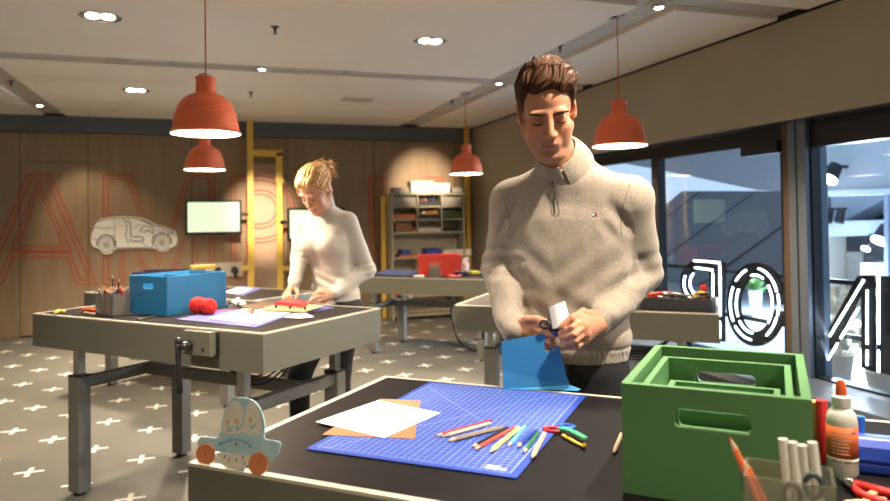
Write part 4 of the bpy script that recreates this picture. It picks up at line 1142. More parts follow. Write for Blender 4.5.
# pot with many pencils
pc0 = PZ(113, 314, zl0)
pp = thing('pencil_pot', 'clear square pot crammed with pencils beside the blue storage box', 'pot', pc0, A1L)
M_SMOKE = frosted('smoke_acrylic', (.80, .80, .78), (.30, .29, .27), .32)
open_box(pp, .135, .10, .105, .003, M_SMOKE)
random.seed(21)
cols = [((.03, .05, .12), 'dark blue'), ((.02, .02, .02), 'black'), ((.65, .22, .06), 'orange'), ((.02, .08, .35), 'blue'), ((.45, .30, .15), 'bare wood'), ((.55, .03, .03), 'red'), ((.35, .40, .05), 'olive green'), ((.05, .20, .08), 'green')]
for k in range(44):
    x = -.054 + .108 * ((k * 7) % 13) / 12; y = -.036 + .072 * ((k * 5) % 7) / 6
    tx = x + random.uniform(-.02, .02); ty = y + random.uniform(-.015, .015)
    col, nm = cols[k % len(cols)]
    h = random.uniform(.122, .150)
    tipc = loc_in(pp, max(-.075, min(.075, tx)), ty, h); endc = loc_in(pp, x * .85, y * .8, .005)
    pencil_between(tipc, endc, .0042, col, '%s pencil standing in the crammed pot beside the blue box' % nm, 'pencils in the crammed pot')
pencil_between(loc_in(pp, .075, -.02, .185), loc_in(pp, .03, 0, .005), .004, (.03, .03, .04), 'tall dark pencil leaning out of the crammed pot to the blue box')
pencil_between(loc_in(pp, -.005, .0, .20), loc_in(pp, .0, .01, .005), .004, (.02, .03, .09), 'tallest dark blue pencil in the crammed pot')
# yellow chalk, red orange utility knife, steel clips
tag(MB().tube(smooth_path([PZ(54, 312.5, zl0 + .012), PZ(60, 311, zl0 + .014), PZ(65, 311.5, zl0 + .012)], 4), [.006, .009, .010, .010, .010, .010, .010, .009, .006], 10).build('yellow_clip', pcol((.62, .46, .10)), smooth=True), 'small yellow clip lying at the end of the blue box table', 'clip')
kn = thing('utility_knife', 'orange red utility knife lying behind the pencil pot', 'knife', PZ(88, 311, zl0))
def K(u, v, z=.008): return PZ(u, v, zl0 + z) - kn.location
MB().tube([K(82, 310.5, .012), K(92, 310, .014), K(101, 312, .012)], [.010, .013, .010], 10).build('handle', pcol((.60, .09, .03)), kn, smooth=True)
MB().tube([K(84, 312.8, .006), K(95, 314, .006)], [.006, .005], 8).build('blade_cover', pcol((.62, .45, .30)), kn, smooth=True)
ms = thing('metal_square', 'thin steel angle lying in front of the blue storage box', 'tool', PZ(145, 316, zl0))
def Km(u, v, z=.004): return PZ(u, v, zl0 + z) - ms.location
MB().tube([Km(126, 314.2), Km(134, 314), Km(141, 314.6)], .004, 6).build('wing', M_STEEL, ms)
MB().tube([Km(139, 319.3), Km(148, 317.5), Km(156, 316)], .004, 6).build('blade', M_STEEL, ms)
MB().sphere(Km(139, 319.3, .006), .008, 10, 6).build('rivet', M_STEEL, ms)
# ball of red wool: two lobes wound with yarn
yn = thing('wool_ball', 'ball of red wool in front of the blue storage box', 'wool', PZ(203, 314.5, zl0))
M_WOOL = mat('red_wool', (.60, .02, .018), .8, bump=(250, .4))
random.seed(4)
for (dx, r_) in ((-.030, .043), (.034, .040)):
    cN = E1 * dx + Vector((0, 0, r_)); mb = MB()
    mb.sphere(cN, r_ * .93, 20, 12)
    for k in range(26):
        n_ = Vector((random.gauss(0, 1), random.gauss(0, .6), random.gauss(0, .6))).normalized(); a_ = n_.orthogonal().normalized(); b_ = n_.cross(a_)
        o_ = random.uniform(-.5, .5) * r_; rr_ = math.sqrt(r_ * r_ - o_ * o_)
        mb.tube([cN + n_ * o_ + (a_ * math.cos(t) + b_ * math.sin(t)) * rr_ * .97 for t in [2 * math.pi * i / 18 for i in range(18)]], .0028, 5, closed=True)
    mb.build('yarn_winding', M_WOOL, yn, smooth=True)
tl = [PZ(u, v, zl0 + .003) - yn.location for u, v in ((212, 312), (218, 310), (224, 311.5), (229, 310.5), (236, 309.5), (243, 310))]
MB().tube(smooth_path(tl, 5), .0028, 6).build('yarn_tail', M_WOOL, yn, smooth=True)
# blue violet mat, drawing paper, board with red pieces, etc
M_LMAT = mat('violet_mat', (.085, .095, .31), .55)
o = sheet('cutting_mat', 'violet blue cutting mat under the drawing on the blue box table', ((176, 319.5), (222, 309.5), (300, 312), (255, 328)), zl0 + .0002, M_LMAT, 'cutting mat', .003)
sheet('cutting_mat', 'narrow blue mat edge lying under the board with red pieces', ((280, 312), (318, 304.5), (334, 308.5), (300, 314)), zl0 + .0002, M_LMAT, 'cutting mat', .002)
sheet('drawing_paper', 'white drawing paper on the violet blue mat', ((208, 318), (248, 307.5), (296, 311), (258, 324)), zl0 + .0036, M_PAPER)
sheet('paper_strip', 'curved white paper piece lying beside the drawing', ((284, 317.5), (294, 313.5), (306, 313), (314, 317), (300, 318.5)), zl0 + .0036, M_PAPER)
sheet('dark_board', 'dark wooden board lying behind the drawing paper', ((240, 308), (262, 302), (284, 303), (276, 307.5), (256, 309.5)), zl0 + .0036, mat('board_dark', (.09, .05, .03), .5), 'board', .006)
sheet('plywood_board', 'pale plywood board the woman works on', ((262, 310), (283, 303.5), (323, 307), (303, 312.5)), zl0 + .0100, mat('ply_pale', (.60, .42, .22), .55), 'board', .007)
rk = thing('red_block', 'flat red block with wooden pins on the plywood board', 'workpiece', PZ(295, 306.5, zl0 + .0172))
r4 = [PZ(u, v, zl0 + .0172) - rk.location for u, v in ((275, 305.5), (287, 302.5), (308, 305), (303, 308.5))]
mb = MB(); mb.prism([(p.x, p.y) for p in r4], 0, .020, lambda a, b, t: (a, b, t)); mb.build('block', pcol((.62, .03, .04)), rk, bevel=.003)
for k, (u, v) in enumerate(((276, 308), (281, 308.5), (285, 309), (290, 309), (295, 309.5), (300, 310), (305, 309.5))):
    p = PZ(u, v, zl0 + .0172) - rk.location
    MB().cyl(p, p + Vector((0, 0, .016)), .006, n=10).build('pin', M_PWOOD if k % 3 else M_BLACKP, rk)
random.seed(8)
for k, (u, v) in enumerate(((244, 311.5), (249, 312), (253, 311), (247, 313.5), (252, 313.6))):
    b = MB().box(-.010, .010, -.006, .006, 0, .008).cyl((0, 0, .008), (0, 0, .014), .004, n=8)
    tag(b.build('small_part', (pcol((.7, .66, .6)), pcol((.5, .08, .06)), pcol((.1, .1, .1)))[k % 3], loc=PZ(u, v, zl0 + .0044), rz=k), ('white small part by the red one in the cluster on the drawing paper', 'red small part on the drawing paper', 'black small part on the drawing paper', 'white small part in the cluster closest to the mat edge', 'red small part next to the lower white one on the drawing')[k], 'small part')
tag(pencil_between(PZ(278, 316.5, zl0 + .009), PZ(271, 313, zl0 + .009), .004, (.05, .35, .5), 'short turquoise pencil on the drawing paper'), None, None)
for k, (u, v) in enumerate(((234, 302), (238, 300), (243, 303))):
    tag(MB().lathe([(0, 0), (.018, 0), (.020, .012), (.012, .02), (.01, .03), (0, .03)], 12).build('white_clamp', M_WHITEP, loc=PZ(u, v + 3, zl0), smooth=.6), ('white plastic clamp right behind the blue storage box', 'white plastic clamp in the middle of three behind the blue box', 'white plastic clamp nearest the dark board')[k], 'clamp')
tag(MB().tube(smooth_path([PZ(227, 307, zl0 + .01), PZ(230, 303, zl0 + .03), PZ(234, 304, zl0 + .045), PZ(238, 307, zl0 + .006)], 5), .004, 6).build('cord_loop', M_BLACKP, smooth=True), 'black cord loop behind the blue storage box', 'cord')  # loop of plain black cord

# ---------------------------------------------------------------- low table behind
zk0 = HT_K + .0005
M_DBOX = mat('box_dark_purple', (.025, .015, .05), .5)
p = PZ(166, 292, zk0)
bd = thing('dark_crate', 'dark purple box on the low table behind the blue storage box', 'box', (at(170, 285, 5.62).x, at(170, 285, 5.62).y, zk0), rad(-12))
open_box(bd, .50, .26, .195, .012, M_DBOX, 'side_panel')
tag(MB().box(-.10, .10, -.04, .04, 0, .03).build('yellow_case', pcol((.62, .42, .06)), bevel=.004, loc=(at(190, 285, 5.62).x + .1, at(190, 285, 5.62).y + .1, zk0 + .195), rz=.2), 'yellow case lying on the dark purple box', 'case')
sheet('cutting_mat', 'blue mat on the low table by the yellow frame', ((224, 293), (240, 286.5), (262, 288.5), (243, 296)), zk0 + .0002, M_LMAT, 'cutting mat', .003)
sheet('white_paper', 'white paper on the blue mat of the low table', ((224, 292), (238, 287.5), (252, 288.8), (238, 294)), zk0 + .0036, M_PAPER)

# ---------------------------------------------------------------- table with the red box
zb0 = HT_B + .0005
rx0 = PZ(443, 276, zb0)
red = thing('red_crate', 'red storage box on the table in front of the shelves', 'box', (2.27, 6.88, zb0), rad(-14))
open_box(red, .44, .30, .205, .010, mat('red_paint', (.60, .045, .025), .45), 'side_panel')
cup = thing('pencil_pot', 'small clear pot of pencils in front of the red box', 'pot', (2.13, 6.60, zb0), rad(-20))
open_box(cup, .11, .09, .10, .003, M_SMOKE)
for k in range(9):
    x = -.04 + .01 * k; y = (-.02, .01, .025)[k % 3]
    col, nm = cols[(k * 3) % len(cols)]
    pencil_between(loc_in(cup, x + (k - 4) * .006, y, .135 + .012 * (k % 3)), loc_in(cup, x * .8, y, .005), .0045, col, '%s pencil in the small pot in front of the red box' % nm, 'pencils in front of the red box')
tag(MB().tube([(1.86, 6.70, zb0 + .012), (1.825, 6.74, zb0 + .11)], .012, 10).build('white_stick', M_GLUE, smooth=True), 'white stick leaning left of the pencil pot by the red box', 'stick') if False else None
sheet('white_paper', 'folded white paper on the table edge by the red box', ((412, 276.9), (414, 275.8), (424, 276), (423, 277.2)), zb0 + .0002, M_PAPER, th=.012)
sheet('cutting_mat', 'dark blue mat on the table with the red box', ((376, 274.5), (386, 269.5), (419, 271.5), (410, 276)), zb0 + .0002, mat('mat_dark_blue', (.05, .08, .22), .4), 'cutting mat', .004)
for k, (u, v, col, lab) in enumerate(((462, 275.5, (.02, .03, .06), 'dark blue tool case at the right end of the red box'), (474, 274, (.6, .5, .05), 'yellow green lump behind the dark tool case'))):
    q_ = PZ(u, v, zb0); o = thing('tool_case', lab, 'case', (q_.x, q_.y, zb0), rad(-20 + 30 * k))
    MB().box(-.07 + .02 * k, .07 - .02 * k, -.04, .04, 0, .045 - .012 * k).build('case_body', pcol(col), o, bevel=.008)
    MB().tube([(-.03, 0, .044 - .012 * k), (-.025, 0, .06 - .01 * k), (.025, 0, .06 - .01 * k), (.03, 0, .044 - .012 * k)], .005, 6).build('case_handle', M_BLACKP, o)
q_ = PZ(467.5, 273, zb0)
cpw = thing('white_cup', 'white cup with paper rolls behind the dark tool case', 'cup', (q_.x, q_.y + .06, zb0))
MB().lathe([(0, 0), (.032, 0), (.038, .10), (.034, .10), (.029, .006), (0, .006)], 20).build('cup_body', M_WHITEP, cpw, smooth=.6)
for k in range(3): MB().tube([(.01 * (k - 1), 0, .01), (.025 * (k - 1), .0, .15 + .01 * k)], .010, 8).build('paper_roll', M_PAPER, cpw)
for k, (u, v) in enumerate(((452, 277), (457, 276.3), (449, 276))):
    tag(MB().tube([PZ(u - 4, v, zb0 + .01), PZ(u + 4, v - .8, zb0 + .012)], .009, 8).build('red_tool', pcol((.55, .05, .03)), smooth=True), ('red handled tool lying in front of the red box', 'red handled tool lying beside the dark tool case', 'short red tool lying right against the red box')[k], 'tool')
cl = thing('desk_clamp', 'small black clamp hooked on the edge of the red box table', 'clamp', PZ(412, 277, zb0))
MB().box(-.025, .025, -.004, .004, -.06, .012).box(-.025, .025, -.004, .04, .004, .012).build('clamp_body', M_BLACKP, cl); MB().cyl((0, -.004, -.05), (0, -.05, -.05), .010, n=10).build('clamp_screw', M_BLACKP, cl)

# ---------------------------------------------------------------- table behind the man: tool tray
zr0 = HT_R + .0005
A1R = tbl_right.rotation_euler.z
r1_ = PZ(643, 311, zr0 + .0); r2_ = PZ(716, 312.5, zr0)
uR = Vector((math.cos(A1R), math.sin(A1R), 0)); vR = Vector((-uR.y, uR.x, 0))
tc_ = tbl_right.location + uR * .56 + vR * -.20; tc_.z = zr0
tray = thing('tool_tray', 'dark tray heaped with pliers and scissors on the table behind the man', 'tray', tc_, A1R)
open_box(tray, .40, .30, .07, .006, mat('tray_dark', (.05, .05, .055), .45), 'side')
def pl(x, y, z, a, col, label, tip=None):
    p_ = loc_in(tray, x, y, z); o = thing('pliers', label, 'pliers', p_, A1R + a)
    for s_ in (-1, 1):
        MB().tube(smooth_path([(0, 0, 0), (.03, s_ * .012, .004), (.07, s_ * .026, .0), (.115, s_ * .020, -.002)], 4), .0085, 8).build('handle', pcol(col), o, smooth=True)
    MB().tube([(.01, 0, 0), (-.03, 0, 0), (-.065, 0, -.002)], [.012, .010, .003], 8).build('jaw', M_STEEL, o, smooth=True)
pl(-.02, .02, .080, 2.9, (.60, .05, .03), 'red pliers on top of the heap in the tool tray')
pl(-.07, -.04, .085, -2.7, (.62, .05, .03), 'red pliers crossing the topmost ones in the tool tray')
pl(.06, .0, .066, 2.0, (.02, .02, .02), 'black pliers in the tool tray')
pl(-.10, -.05, .064, 3.4, (.55, .10, .03), 'orange red pliers at the end of the tool tray')
so = thing('scissors', 'black and yellow scissors on the tool tray heap', 'scissors', loc_in(tray, .12, -.06, .085), A1R)
for s_, cY in ((0, (.60, .40, .04)), (1, (.02, .02, .025))):
    MB().tube(loop_pts(Vector((.01 + .03 * s_, .01 - .03 * s_, .004 - .004 * s_)), Vector((1, .3, .25)).normalized(), Vector((-.3, 1, .5)).normalized(), .034, .020), .007, 8, closed=True).build('finger_loop', pcol(cY), so, smooth=True)
MB().tube([(-.02, 0, 0), (-.10, .02, -.006)], [.008, .002], 8).build('blades', M_STEEL, so)
ps = thing('push_stamp', 'red knobbed stamp standing at the end of the tool tray', 'stamp', loc_in(tray, .155, .06, .0065))
MB().lathe([(.016, 0), (.016, .05), (.010, .06), (.010, .085), (.019, .09), (.022, .105), (.018, .125), (.008, .13), (0, .13)], 16).build('stamp_body', pcol((.58, .03, .03)), ps, smooth=.7)
for k, (x, y) in enumerate(((-.15, .05), (-.12, -.09), (.02, .09), (.10, .08), (.0, -.08), (.07, -.10), (-.05, .10))):
    tag(MB().tube([loc_in(tray, x, y, .02), loc_in(tray, x + .09, y + .02 * (-1) ** k, .052)], [.012, .009], 8).build('hand_tool', (M_BLACKP, pcol((.05, .05, .06)), M_STEEL)[k % 3], smooth=True), '%s hand tool buried in the tool tray heap' % ('black', 'dark grey', 'bare steel')[k % 3], 'tool', 'tools buried in the tray')
# ================================================================== smooth bodies: signed distance fields meshed with surface nets
class SDF:
    def __init__(s, lo, hi, h, fill=.05, pad=.035):
        s.pad = pad
        s.lo = np.array(lo, np.float32); s.h = h
        s.n = np.ceil((np.array(hi) - np.array(lo)) / h).astype(int) + 1
        s.D = np.full(s.n, fill, np.float32); s.fill = fill
    def blk(s, lo, hi):
        a = np.clip(np.floor((np.array(lo) - s.lo) / s.h).astype(int), 0, s.n - 1); b = np.clip(np.ceil((np.array(hi) - s.lo) / s.h).astype(int) + 1, 1, s.n)
        sl = tuple(slice(int(p), int(q)) for p, q in zip(a, b))
        g = [(np.arange(p, q, dtype=np.float32) * s.h + s.lo[i]) for i, (p, q) in enumerate(zip(a, b))]
        return sl, g[0][:, None, None], g[1][None, :, None], g[2][None, None, :]
    def put(s, sl, d, k, op='u'):
        A = s.D[sl]
        if A.size == 0: return
        if op == 'u':
            if k > 0:
                t = np.clip(.5 + .5 * (d - A) / k, 0, 1); s.D[sl] = d * (1 - t) + A * t - k * t * (1 - t)
            else: s.D[sl] = np.minimum(A, d)
        elif op == 's':       # subtract
            if k > 0:
                t = np.clip(.5 - .5 * (A + d) / k, 0, 1); s.D[sl] = A * (1 - t) - d * t + k * t * (1 - t)
            else: s.D[sl] = np.maximum(A, -d)
        elif op == 'i':
            s.D[sl] = np.maximum(A, d)
    def cone(s, a, b, ra, rb, k=.01, op='u', flat=None):
        """round cone; flat=(axis vector, factor) squeezes distance along an axis"""
        a = np.array(a, np.float32); b = np.array(b, np.float32)
        m = max(ra, rb) * (max(1, 1 / flat[1]) if flat else 1) + s.pad + k
        sl, X, Y, Z = s.blk(np.minimum(a, b) - m, np.maximum(a, b) + m)
        ab = b - a; L2 = float(ab @ ab) + 1e-12
        px, py, pz = X - a[0], Y - a[1], Z - a[2]
        t = np.clip((px * ab[0] + py * ab[1] + pz * ab[2]) / L2, 0, 1)
        qx, qy, qz = px - t * ab[0], py - t * ab[1], pz - t * ab[2]
        if flat:
            f = np.array(flat[0], np.float32); c = (qx * f[0] + qy * f[1] + qz * f[2]) * (flat[1] - 1)
            qx = qx + c * f[0]; qy = qy + c * f[1]; qz = qz + c * f[2]
        d = np.sqrt(qx * qx + qy * qy + qz * qz) - (ra + (rb - ra) * t)
        s.put(sl, d, k, op)
    def chain(s, pts, rs, k=.01, flat=None):
        for i in range(len(pts) - 1): s.cone(pts[i], pts[i + 1], rs[i], rs[i + 1], k, flat=flat)
    def ell(s, c, r, R=None, k=.01, op='u'):
        c = np.array(c, np.float32); r = np.array(r, np.float32); m = float(r.max()) + s.pad + k
        sl, X, Y, Z = s.blk(c - m, c + m)
        x, y, z = X - c[0], Y - c[1], Z - c[2]
        if R is not None:
            R = np.array(R, np.float32)
            x, y, z = x * R[0, 0] + y * R[1, 0] + z * R[2, 0], x * R[0, 1] + y * R[1, 1] + z * R[2, 1], x * R[0, 2] + y * R[1, 2] + z * R[2, 2]
        k0 = np.sqrt((x / r[0]) ** 2 + (y / r[1]) ** 2 + (z / r[2]) ** 2); k1 = np.sqrt((x / r[0] ** 2) ** 2 + (y / r[1] ** 2) ** 2 + (z / r[2] ** 2) ** 2) + 1e-9
        s.put(sl, k0 * (k0 - 1) / k1, k, op)
    def loft(s, secs, ux, uy, k=.02, p=2.3):
        """secs: (z, cx, cy, a, b) ellipse sections stacked in z"""
        S = np.array(secs, np.float32); z0, z1 = S[0, 0], S[-1, 0]
        am = S[:, 3:].max() + .05
        lo = np.array([S[:, 1].min() - am, S[:, 2].min() - am, z0 - .04]); hi = np.array([S[:, 1].max() + am, S[:, 2].max() + am, z1 + .04])
        sl, X, Y, Z = s.blk(lo, hi)
        zz = np.clip(Z, z0, z1).ravel()
        cx, cy, a, b = [np.interp(zz, S[:, 0], S[:, i]).astype(np.float32)[None, None, :] for i in range(1, 5)]
        x = (X - cx) * ux[0] + (Y - cy) * ux[1]; y = (X - cx) * uy[0] + (Y - cy) * uy[1]
        q = (np.abs(x / a) ** p + np.abs(y / b) ** p) ** (1 / p)
        d = (q - 1) * np.minimum(a, b) * 1.0
        dz = np.maximum(z0 - Z, Z - z1)
        d = np.where(dz > 0, np.sqrt(np.maximum(d, 0) ** 2 + dz ** 2), d)
        s.put(sl, d, k)
    def displace(s, fn, band=.02):
        m = np.abs(s.D) < band
        I = np.argwhere(m)
        P = I * s.h + s.lo
        s.D[m] += fn(P[:, 0], P[:, 1], P[:, 2]).astype(np.float32)
    def coords(s, band):
        m = np.abs(s.D) < band; return m, np.argwhere(m) * s.h + s.lo
    def mesh(s):
        D = s.D; ins = D < 0
        c = np.zeros(np.array(D.shape) - 1, np.uint8)
        offs = [(i, j, k) for i in (0, 1) for j in (0, 1) for k in (0, 1)]
        n0, n1, n2 = D.shape
        def sub(A, o): return A[o[0]:n0 - 1 + o[0], o[1]:n1 - 1 + o[1], o[2]:n2 - 1 + o[2]]
        for o in offs: c += sub(ins, o)
        act = (c > 0) & (c < 8)
        I = np.argwhere(act); N = len(I)
        idx = np.full(c.shape, -1, np.int32); idx[act] = np.arange(N)
        V = {o: D[I[:, 0] + o[0], I[:, 1] + o[1], I[:, 2] + o[2]] for o in offs}
        acc = np.zeros((N, 3)); cnt = np.zeros(N)
        for o in offs:
            for ax in range(3):
                if o[ax]: continue
                o2 = list(o); o2[ax] = 1; o2 = tuple(o2)
                a, b = V[o], V[o2]; cr = (a < 0) != (b < 0)
                t = np.where(cr, a / np.where(a == b, 1, a - b), 0)
                for q in range(3): acc[:, q] += np.where(cr, o[q] + (t if q == ax else 0), 0)
                cnt += cr
        P = (I + acc / cnt[:, None]) * s.h + s.lo
        F_ = []
        for ax in range(3):
            sl0 = [slice(1, -1)] * 3; sl0[ax] = slice(0, -1); sl1 = list(sl0); sl1[ax] = slice(1, None)
            A = ins[tuple(sl0)]; B = ins[tuple(sl1)]
            E = np.argwhere(A != B)
            if not len(E): continue
            fl = A[E[:, 0], E[:, 1], E[:, 2]]
            off = np.ones(3, int); off[ax] = 0
            E = E + off
            u, v = [(1, 2), (2, 0), (0, 1)][ax]
            du = np.zeros(3, int); du[u] = 1; dv = np.zeros(3, int); dv[v] = 1
            q = [E - du - dv, E - dv, E, E - du]
            ids = np.stack([idx[x[:, 0], x[:, 1], x[:, 2]] for x in q], 1)
            ids[~fl] = ids[~fl][:, ::-1]
            F_.append(ids)
        return P, np.concatenate(F_)
    def build(s, name, m, parent, base, color=None, smooth_it=1):
        P, Fq = s.mesh()
        me = bpy.data.meshes.new(name)
        me.vertices.add(len(P)); me.vertices.foreach_set('co', (P - np.array(base)).astype(np.float32).ravel())
        me.loops.add(len(Fq) * 4); me.loops.foreach_set('vertex_index', Fq.astype(np.int32).ravel())
        me.polygons.add(len(Fq)); me.polygons.foreach_set('loop_start', np.arange(0, len(Fq) * 4, 4, dtype=np.int32))
        me.polygons.foreach_set('use_smooth', np.ones(len(Fq), bool))
        me.update(calc_edges=True); me.validate()
        me.materials.append(m)
        if color is not None:
            C = color(P)
            at_ = me.color_attributes.new('Col', 'FLOAT_COLOR', 'POINT')
            at_.data.foreach_set('color', np.concatenate([C, np.ones((len(P), 1))], 1).astype(np.float32).ravel())
        o = bpy.data.objects.new(name, me); COL.objects.link(o); o.parent = parent
        if smooth_it:
            bm = bmesh.new(); bm.from_mesh(me)
            for _ in range(smooth_it): bmesh.ops.smooth_vert(bm, verts=bm.verts, factor=.5, use_axis_x=True, use_axis_y=True, use_axis_z=True)
            bm.to_mesh(me); bm.free()
        return o

def vnoise(x, y, z, seed=0):
    """cheap smooth pseudo noise from summed sines, about -1..1"""
    r = np.random.RandomState(seed); v = 0
    for k in range(5):
        d = r.normal(size=3); d /= np.linalg.norm(d); v = v + np.sin((x * d[0] + y * d[1] + z * d[2]) * (1 + .35 * k) + r.uniform(0, 6.28))
    return v / 3.2

def skin_material(name, base):
    m = mat(name, base, .5, spec=.35)
    nt, b = nodes_of(m)
    a = nt.nodes.new('ShaderNodeVertexColor'); a.layer_name = 'Col'
    nt.links.new(a.outputs[0], b.inputs['Base Color'])
    b.inputs['Subsurface Weight'].default_value = .12
    b.inputs['Subsurface Radius'].default_value = (.9, .35, .2); b.inputs['Subsurface Scale'].default_value = .01
    return m

class Head:
    """head frame: x to the person's left, y backwards, z up; S scales"""
    def __init__(s, c, back, up, S=1.0):
        up = Vector(up).normalized(); back = Vector(back); back = (back - up * back.dot(up)).normalized()
        s.x = back.cross(up).normalized(); s.y = back; s.z = up; s.c = Vector(c); s.S = S
        s.R = np.array([[s.x[i], s.y[i], s.z[i]] for i in range(3)], np.float32)
    def p(s, x, y, z): return s.c + (s.x * x + s.y * y + s.z * z) * s.S
    def loc(s, P): return (P - np.array(s.c)) @ s.R / s.S
    def sculpt(s, g, fem=False):
        S = s.S
        def E(x, y, z, a, b, c, k=.012, op='u'): g.ell(s.p(x, y, z), (a * S, b * S, c * S), s.R, k, op)
        def C(a, b, ra, rb, k=.012, op='u'): g.cone(s.p(*a), s.p(*b), ra * S, rb * S, k, op)
        E(0, .018, .048, .0735, .095, .080, 0)                     # cranium
        E(0, -.022, .050, .064, .066, .068, .02)                   # forehead
        E(0, -.030, -.030, .058, .062, .075, .03)                  # mid face
        jw = .048 if fem else .053
        for sx in (-1, 1):
            C((sx * jw, .010, -.052), (sx * .026, -.066, -.102), .024, .020, .025)   # jaw line
            E(sx * .041, -.064, -.022, .020, .018, .017, .02)      # cheek bone
            E(sx * .036, -.056, -.055, .020, .022, .028, .025)     # cheek
            E(sx * .028, -.082, .030, .026, .010, .008, .012)      # brow ridge
        E(0, -.077, -.103, .025, .018, .019, .02)                  # chin
        E(0, -.050, -.090, .034, .032, .024, .02)
        E(0, -.084, -.064, .026, .014, .022, .014)                 # mouth mound
        for sx in (-1, 1):                                         # eye sockets and lids
            E(sx * .0315, -.097, .006, .019, .017, .0125, .010, 's')
            E(sx * .0315, -.0755, .003, .0150, .0150, .0135, .004)
        C((0, -.087, .022), (0, -.106, -.022), .0085, .0105, .010)  # nose bridge
        E(0, -.1075, -.029, .0115, .0115, .0100, .007)             # tip
        for sx in (-1, 1): E(sx * .0125, -.098, -.0325, .0080, .0105, .0075, .006)
        for sx in (-1, 1): E(sx * .006, -.106, -.0395, .0035, .0045, .003, .003, 's')
        # lips
        C((-.024, -.0895, -.0620), (.024, -.0895, -.0620), .0034, .0034, .005); E(0, -.0950, -.0595, .017, .0055, .0042, .005)
        C((-.021, -.0900, -.0705), (.021, -.0900, -.0705), .0036, .0036, .005); E(0, -.0940, -.0715, .015, .0058, .0048, .005)
        C((-.026, -.0990, -.0660), (.026, -.0990, -.0660), .0018, .0018, .002, 's'); E(0, -.102, -.0660, .020, .007, .0022, .0015, 's')
        E(0, -.096, -.086, .020, .008, .006, .008, 's')
        for sx in (-1, 1):                                         # ears
            eR = s.R @ np.array(Matrix.Rotation(sx * .35, 3, 'Z'), np.float32)
            g.ell(s.p(sx * .0765, .022, -.002), (.0085 * S, .019 * S, .033 * S), eR, .006)
            g.ell(s.p(sx * .0755, .012, -.022), (.008 * S, .012 * S, .014 * S), eR, .006)
            g.ell(s.p(sx * .0855, .018, .004), (.005 * S, .011 * S, .018 * S), eR, .004, 's')
    def color(s, P, skin, fem=False, stubble=0.0):
        L = s.loc(P); C = np.tile(np.array(skin), (len(P), 1)); x, y, z = L[:, 0], L[:, 1], L[:, 2]
        face = (y < -.02) & (np.abs(x) < .09) & (z > -.14) & (z < .12)
        def blob(cx, cy, cz, r, col, amt, sq=(1, 1, 1)):
            w = np.exp(-(((x - cx) / sq[0]) ** 2 + ((y - cy) / sq[1]) ** 2 + ((z - cz) / sq[2]) ** 2) / (r * r)) * amt * face
            C[:] = C * (1 - w[:, None]) + np.array(col)[None] * w[:, None]
        red = (skin[0] * .98, skin[1] * .62, skin[2] * .55)
        for sx in (-1, 1): blob(sx * .042, -.07, -.028, .026, red, .45)
        blob(0, -.112, -.03, .014, red, .45)
        if stubble:
            w = np.clip((-z - .035) / .03, 0, 1) * np.clip((-y + .02) / .04, 0, 1) * (z > -.15) * stubble
            C[:] = C * (1 - w[:, None]) + np.array((.20, .115, .07))[None] * w[:, None]
        lip = (.46, .14, .10) if not fem else (.50, .13, .11)
        w = np.exp(-((x / .023) ** 4 + ((z + .0655) / .0085) ** 4)) * (y < -.080) * .75
        C[:] = C * (1 - w[:, None]) + np.array(lip)[None] * w[:, None]
        w = np.exp(-((x / .022) ** 4 + ((z + .0660) / .0026) ** 2)) * (y < -.075) * .8; lip = (.10, .03, .025)
        C[:] = C * (1 - w[:, None]) + np.array(lip)[None] * w[:, None]
        for sx in (-1, 1):
            w = np.exp(-(((x - sx * .0315) / .020) ** 4 + ((z - .004) / .012) ** 4)) * (y < -.06) * .35
            C[:] = C * (1 - w[:, None]) + np.array((skin[0] * .6, skin[1] * .45, skin[2] * .42))[None] * w[:, None]
        return C
    def lashes(s, parent, base, m, brow_m, brow_r=.0042):
        for sx in (-1, 1):
            pts = [s.p(sx * .0315 + q, -.0755 - math.sqrt(max(0, .0162 ** 2 - q * q * .95)) * .97, .003 - .0062 + .0028 * (q / .0145) ** 2) - base for q in np.linspace(-.0145, .0145, 9)]
            MB().tube(pts, [.0008, .0017, .0021, .0022, .0022, .0022, .0021, .0017, .0008], 6).build('eyelashes', m, parent, smooth=True)
            pts = [s.p(sx * q, -.0915 + 1.1 * max(0, q - .014) ** 1.6, .0232 + .0045 * math.sin((q - .010) / .046 * 2.2)) - base for q in np.linspace(.010, .054, 9)]
            MB().tube(pts, [brow_r * f for f in (.55, .9, 1, 1, .95, .85, .7, .5, .2)], 8).build('eyebrow', brow_m, parent, smooth=True)

def finger(g, pts, r0, r1, k=.0035): 
    n = len(pts); g.chain(pts, [r0 + (r1 - r0) * i / (n - 1) for i in range(n)], k)
# ================================================================== THE MAN
from mathutils.bvhtree import BVHTree
import mathutils.geometry as mgeo
def V3(v): return np.array(v, np.float32)
TA = tbl_main.rotation_euler.z
UX = Vector((math.cos(TA), math.sin(TA), 0)); UY = Vector((-UX.y, UX.x, 0))       # his left, his back
m0 = at(572, 395, 2.20); MB0 = Vector((m0.x, m0.y, 0))
man = thing('person', 'man in a beige zip-neck sweater cutting blue paper at the near table', 'person', MB0)
SHL, SHR = at(629, 201, 2.12), at(512, 203, 2.27)
ELL, ELR = at(644, 272, 2.21), at(500, 268, 2.29)
WRL, WRR = at(601, 321, 2.02), at(512, 330, 2.06)
NKB = at(564, 162, 2.17)
hd_c = at(546.5, 111, 2.055)
toc = Vector((hd_c.x, hd_c.y, 0)).normalized()                                     # away from the camera, horizontally
rt = Vector((toc.y, -toc.x, 0))
tilt = rad(30); rollh = rad(-5)
fyaw = rad(6)
bk = (Matrix.Rotation(fyaw, 3, 'Z') @ toc)
up0 = (Vector((0, 0, 1)) * math.cos(rollh) + rt * math.sin(rollh))
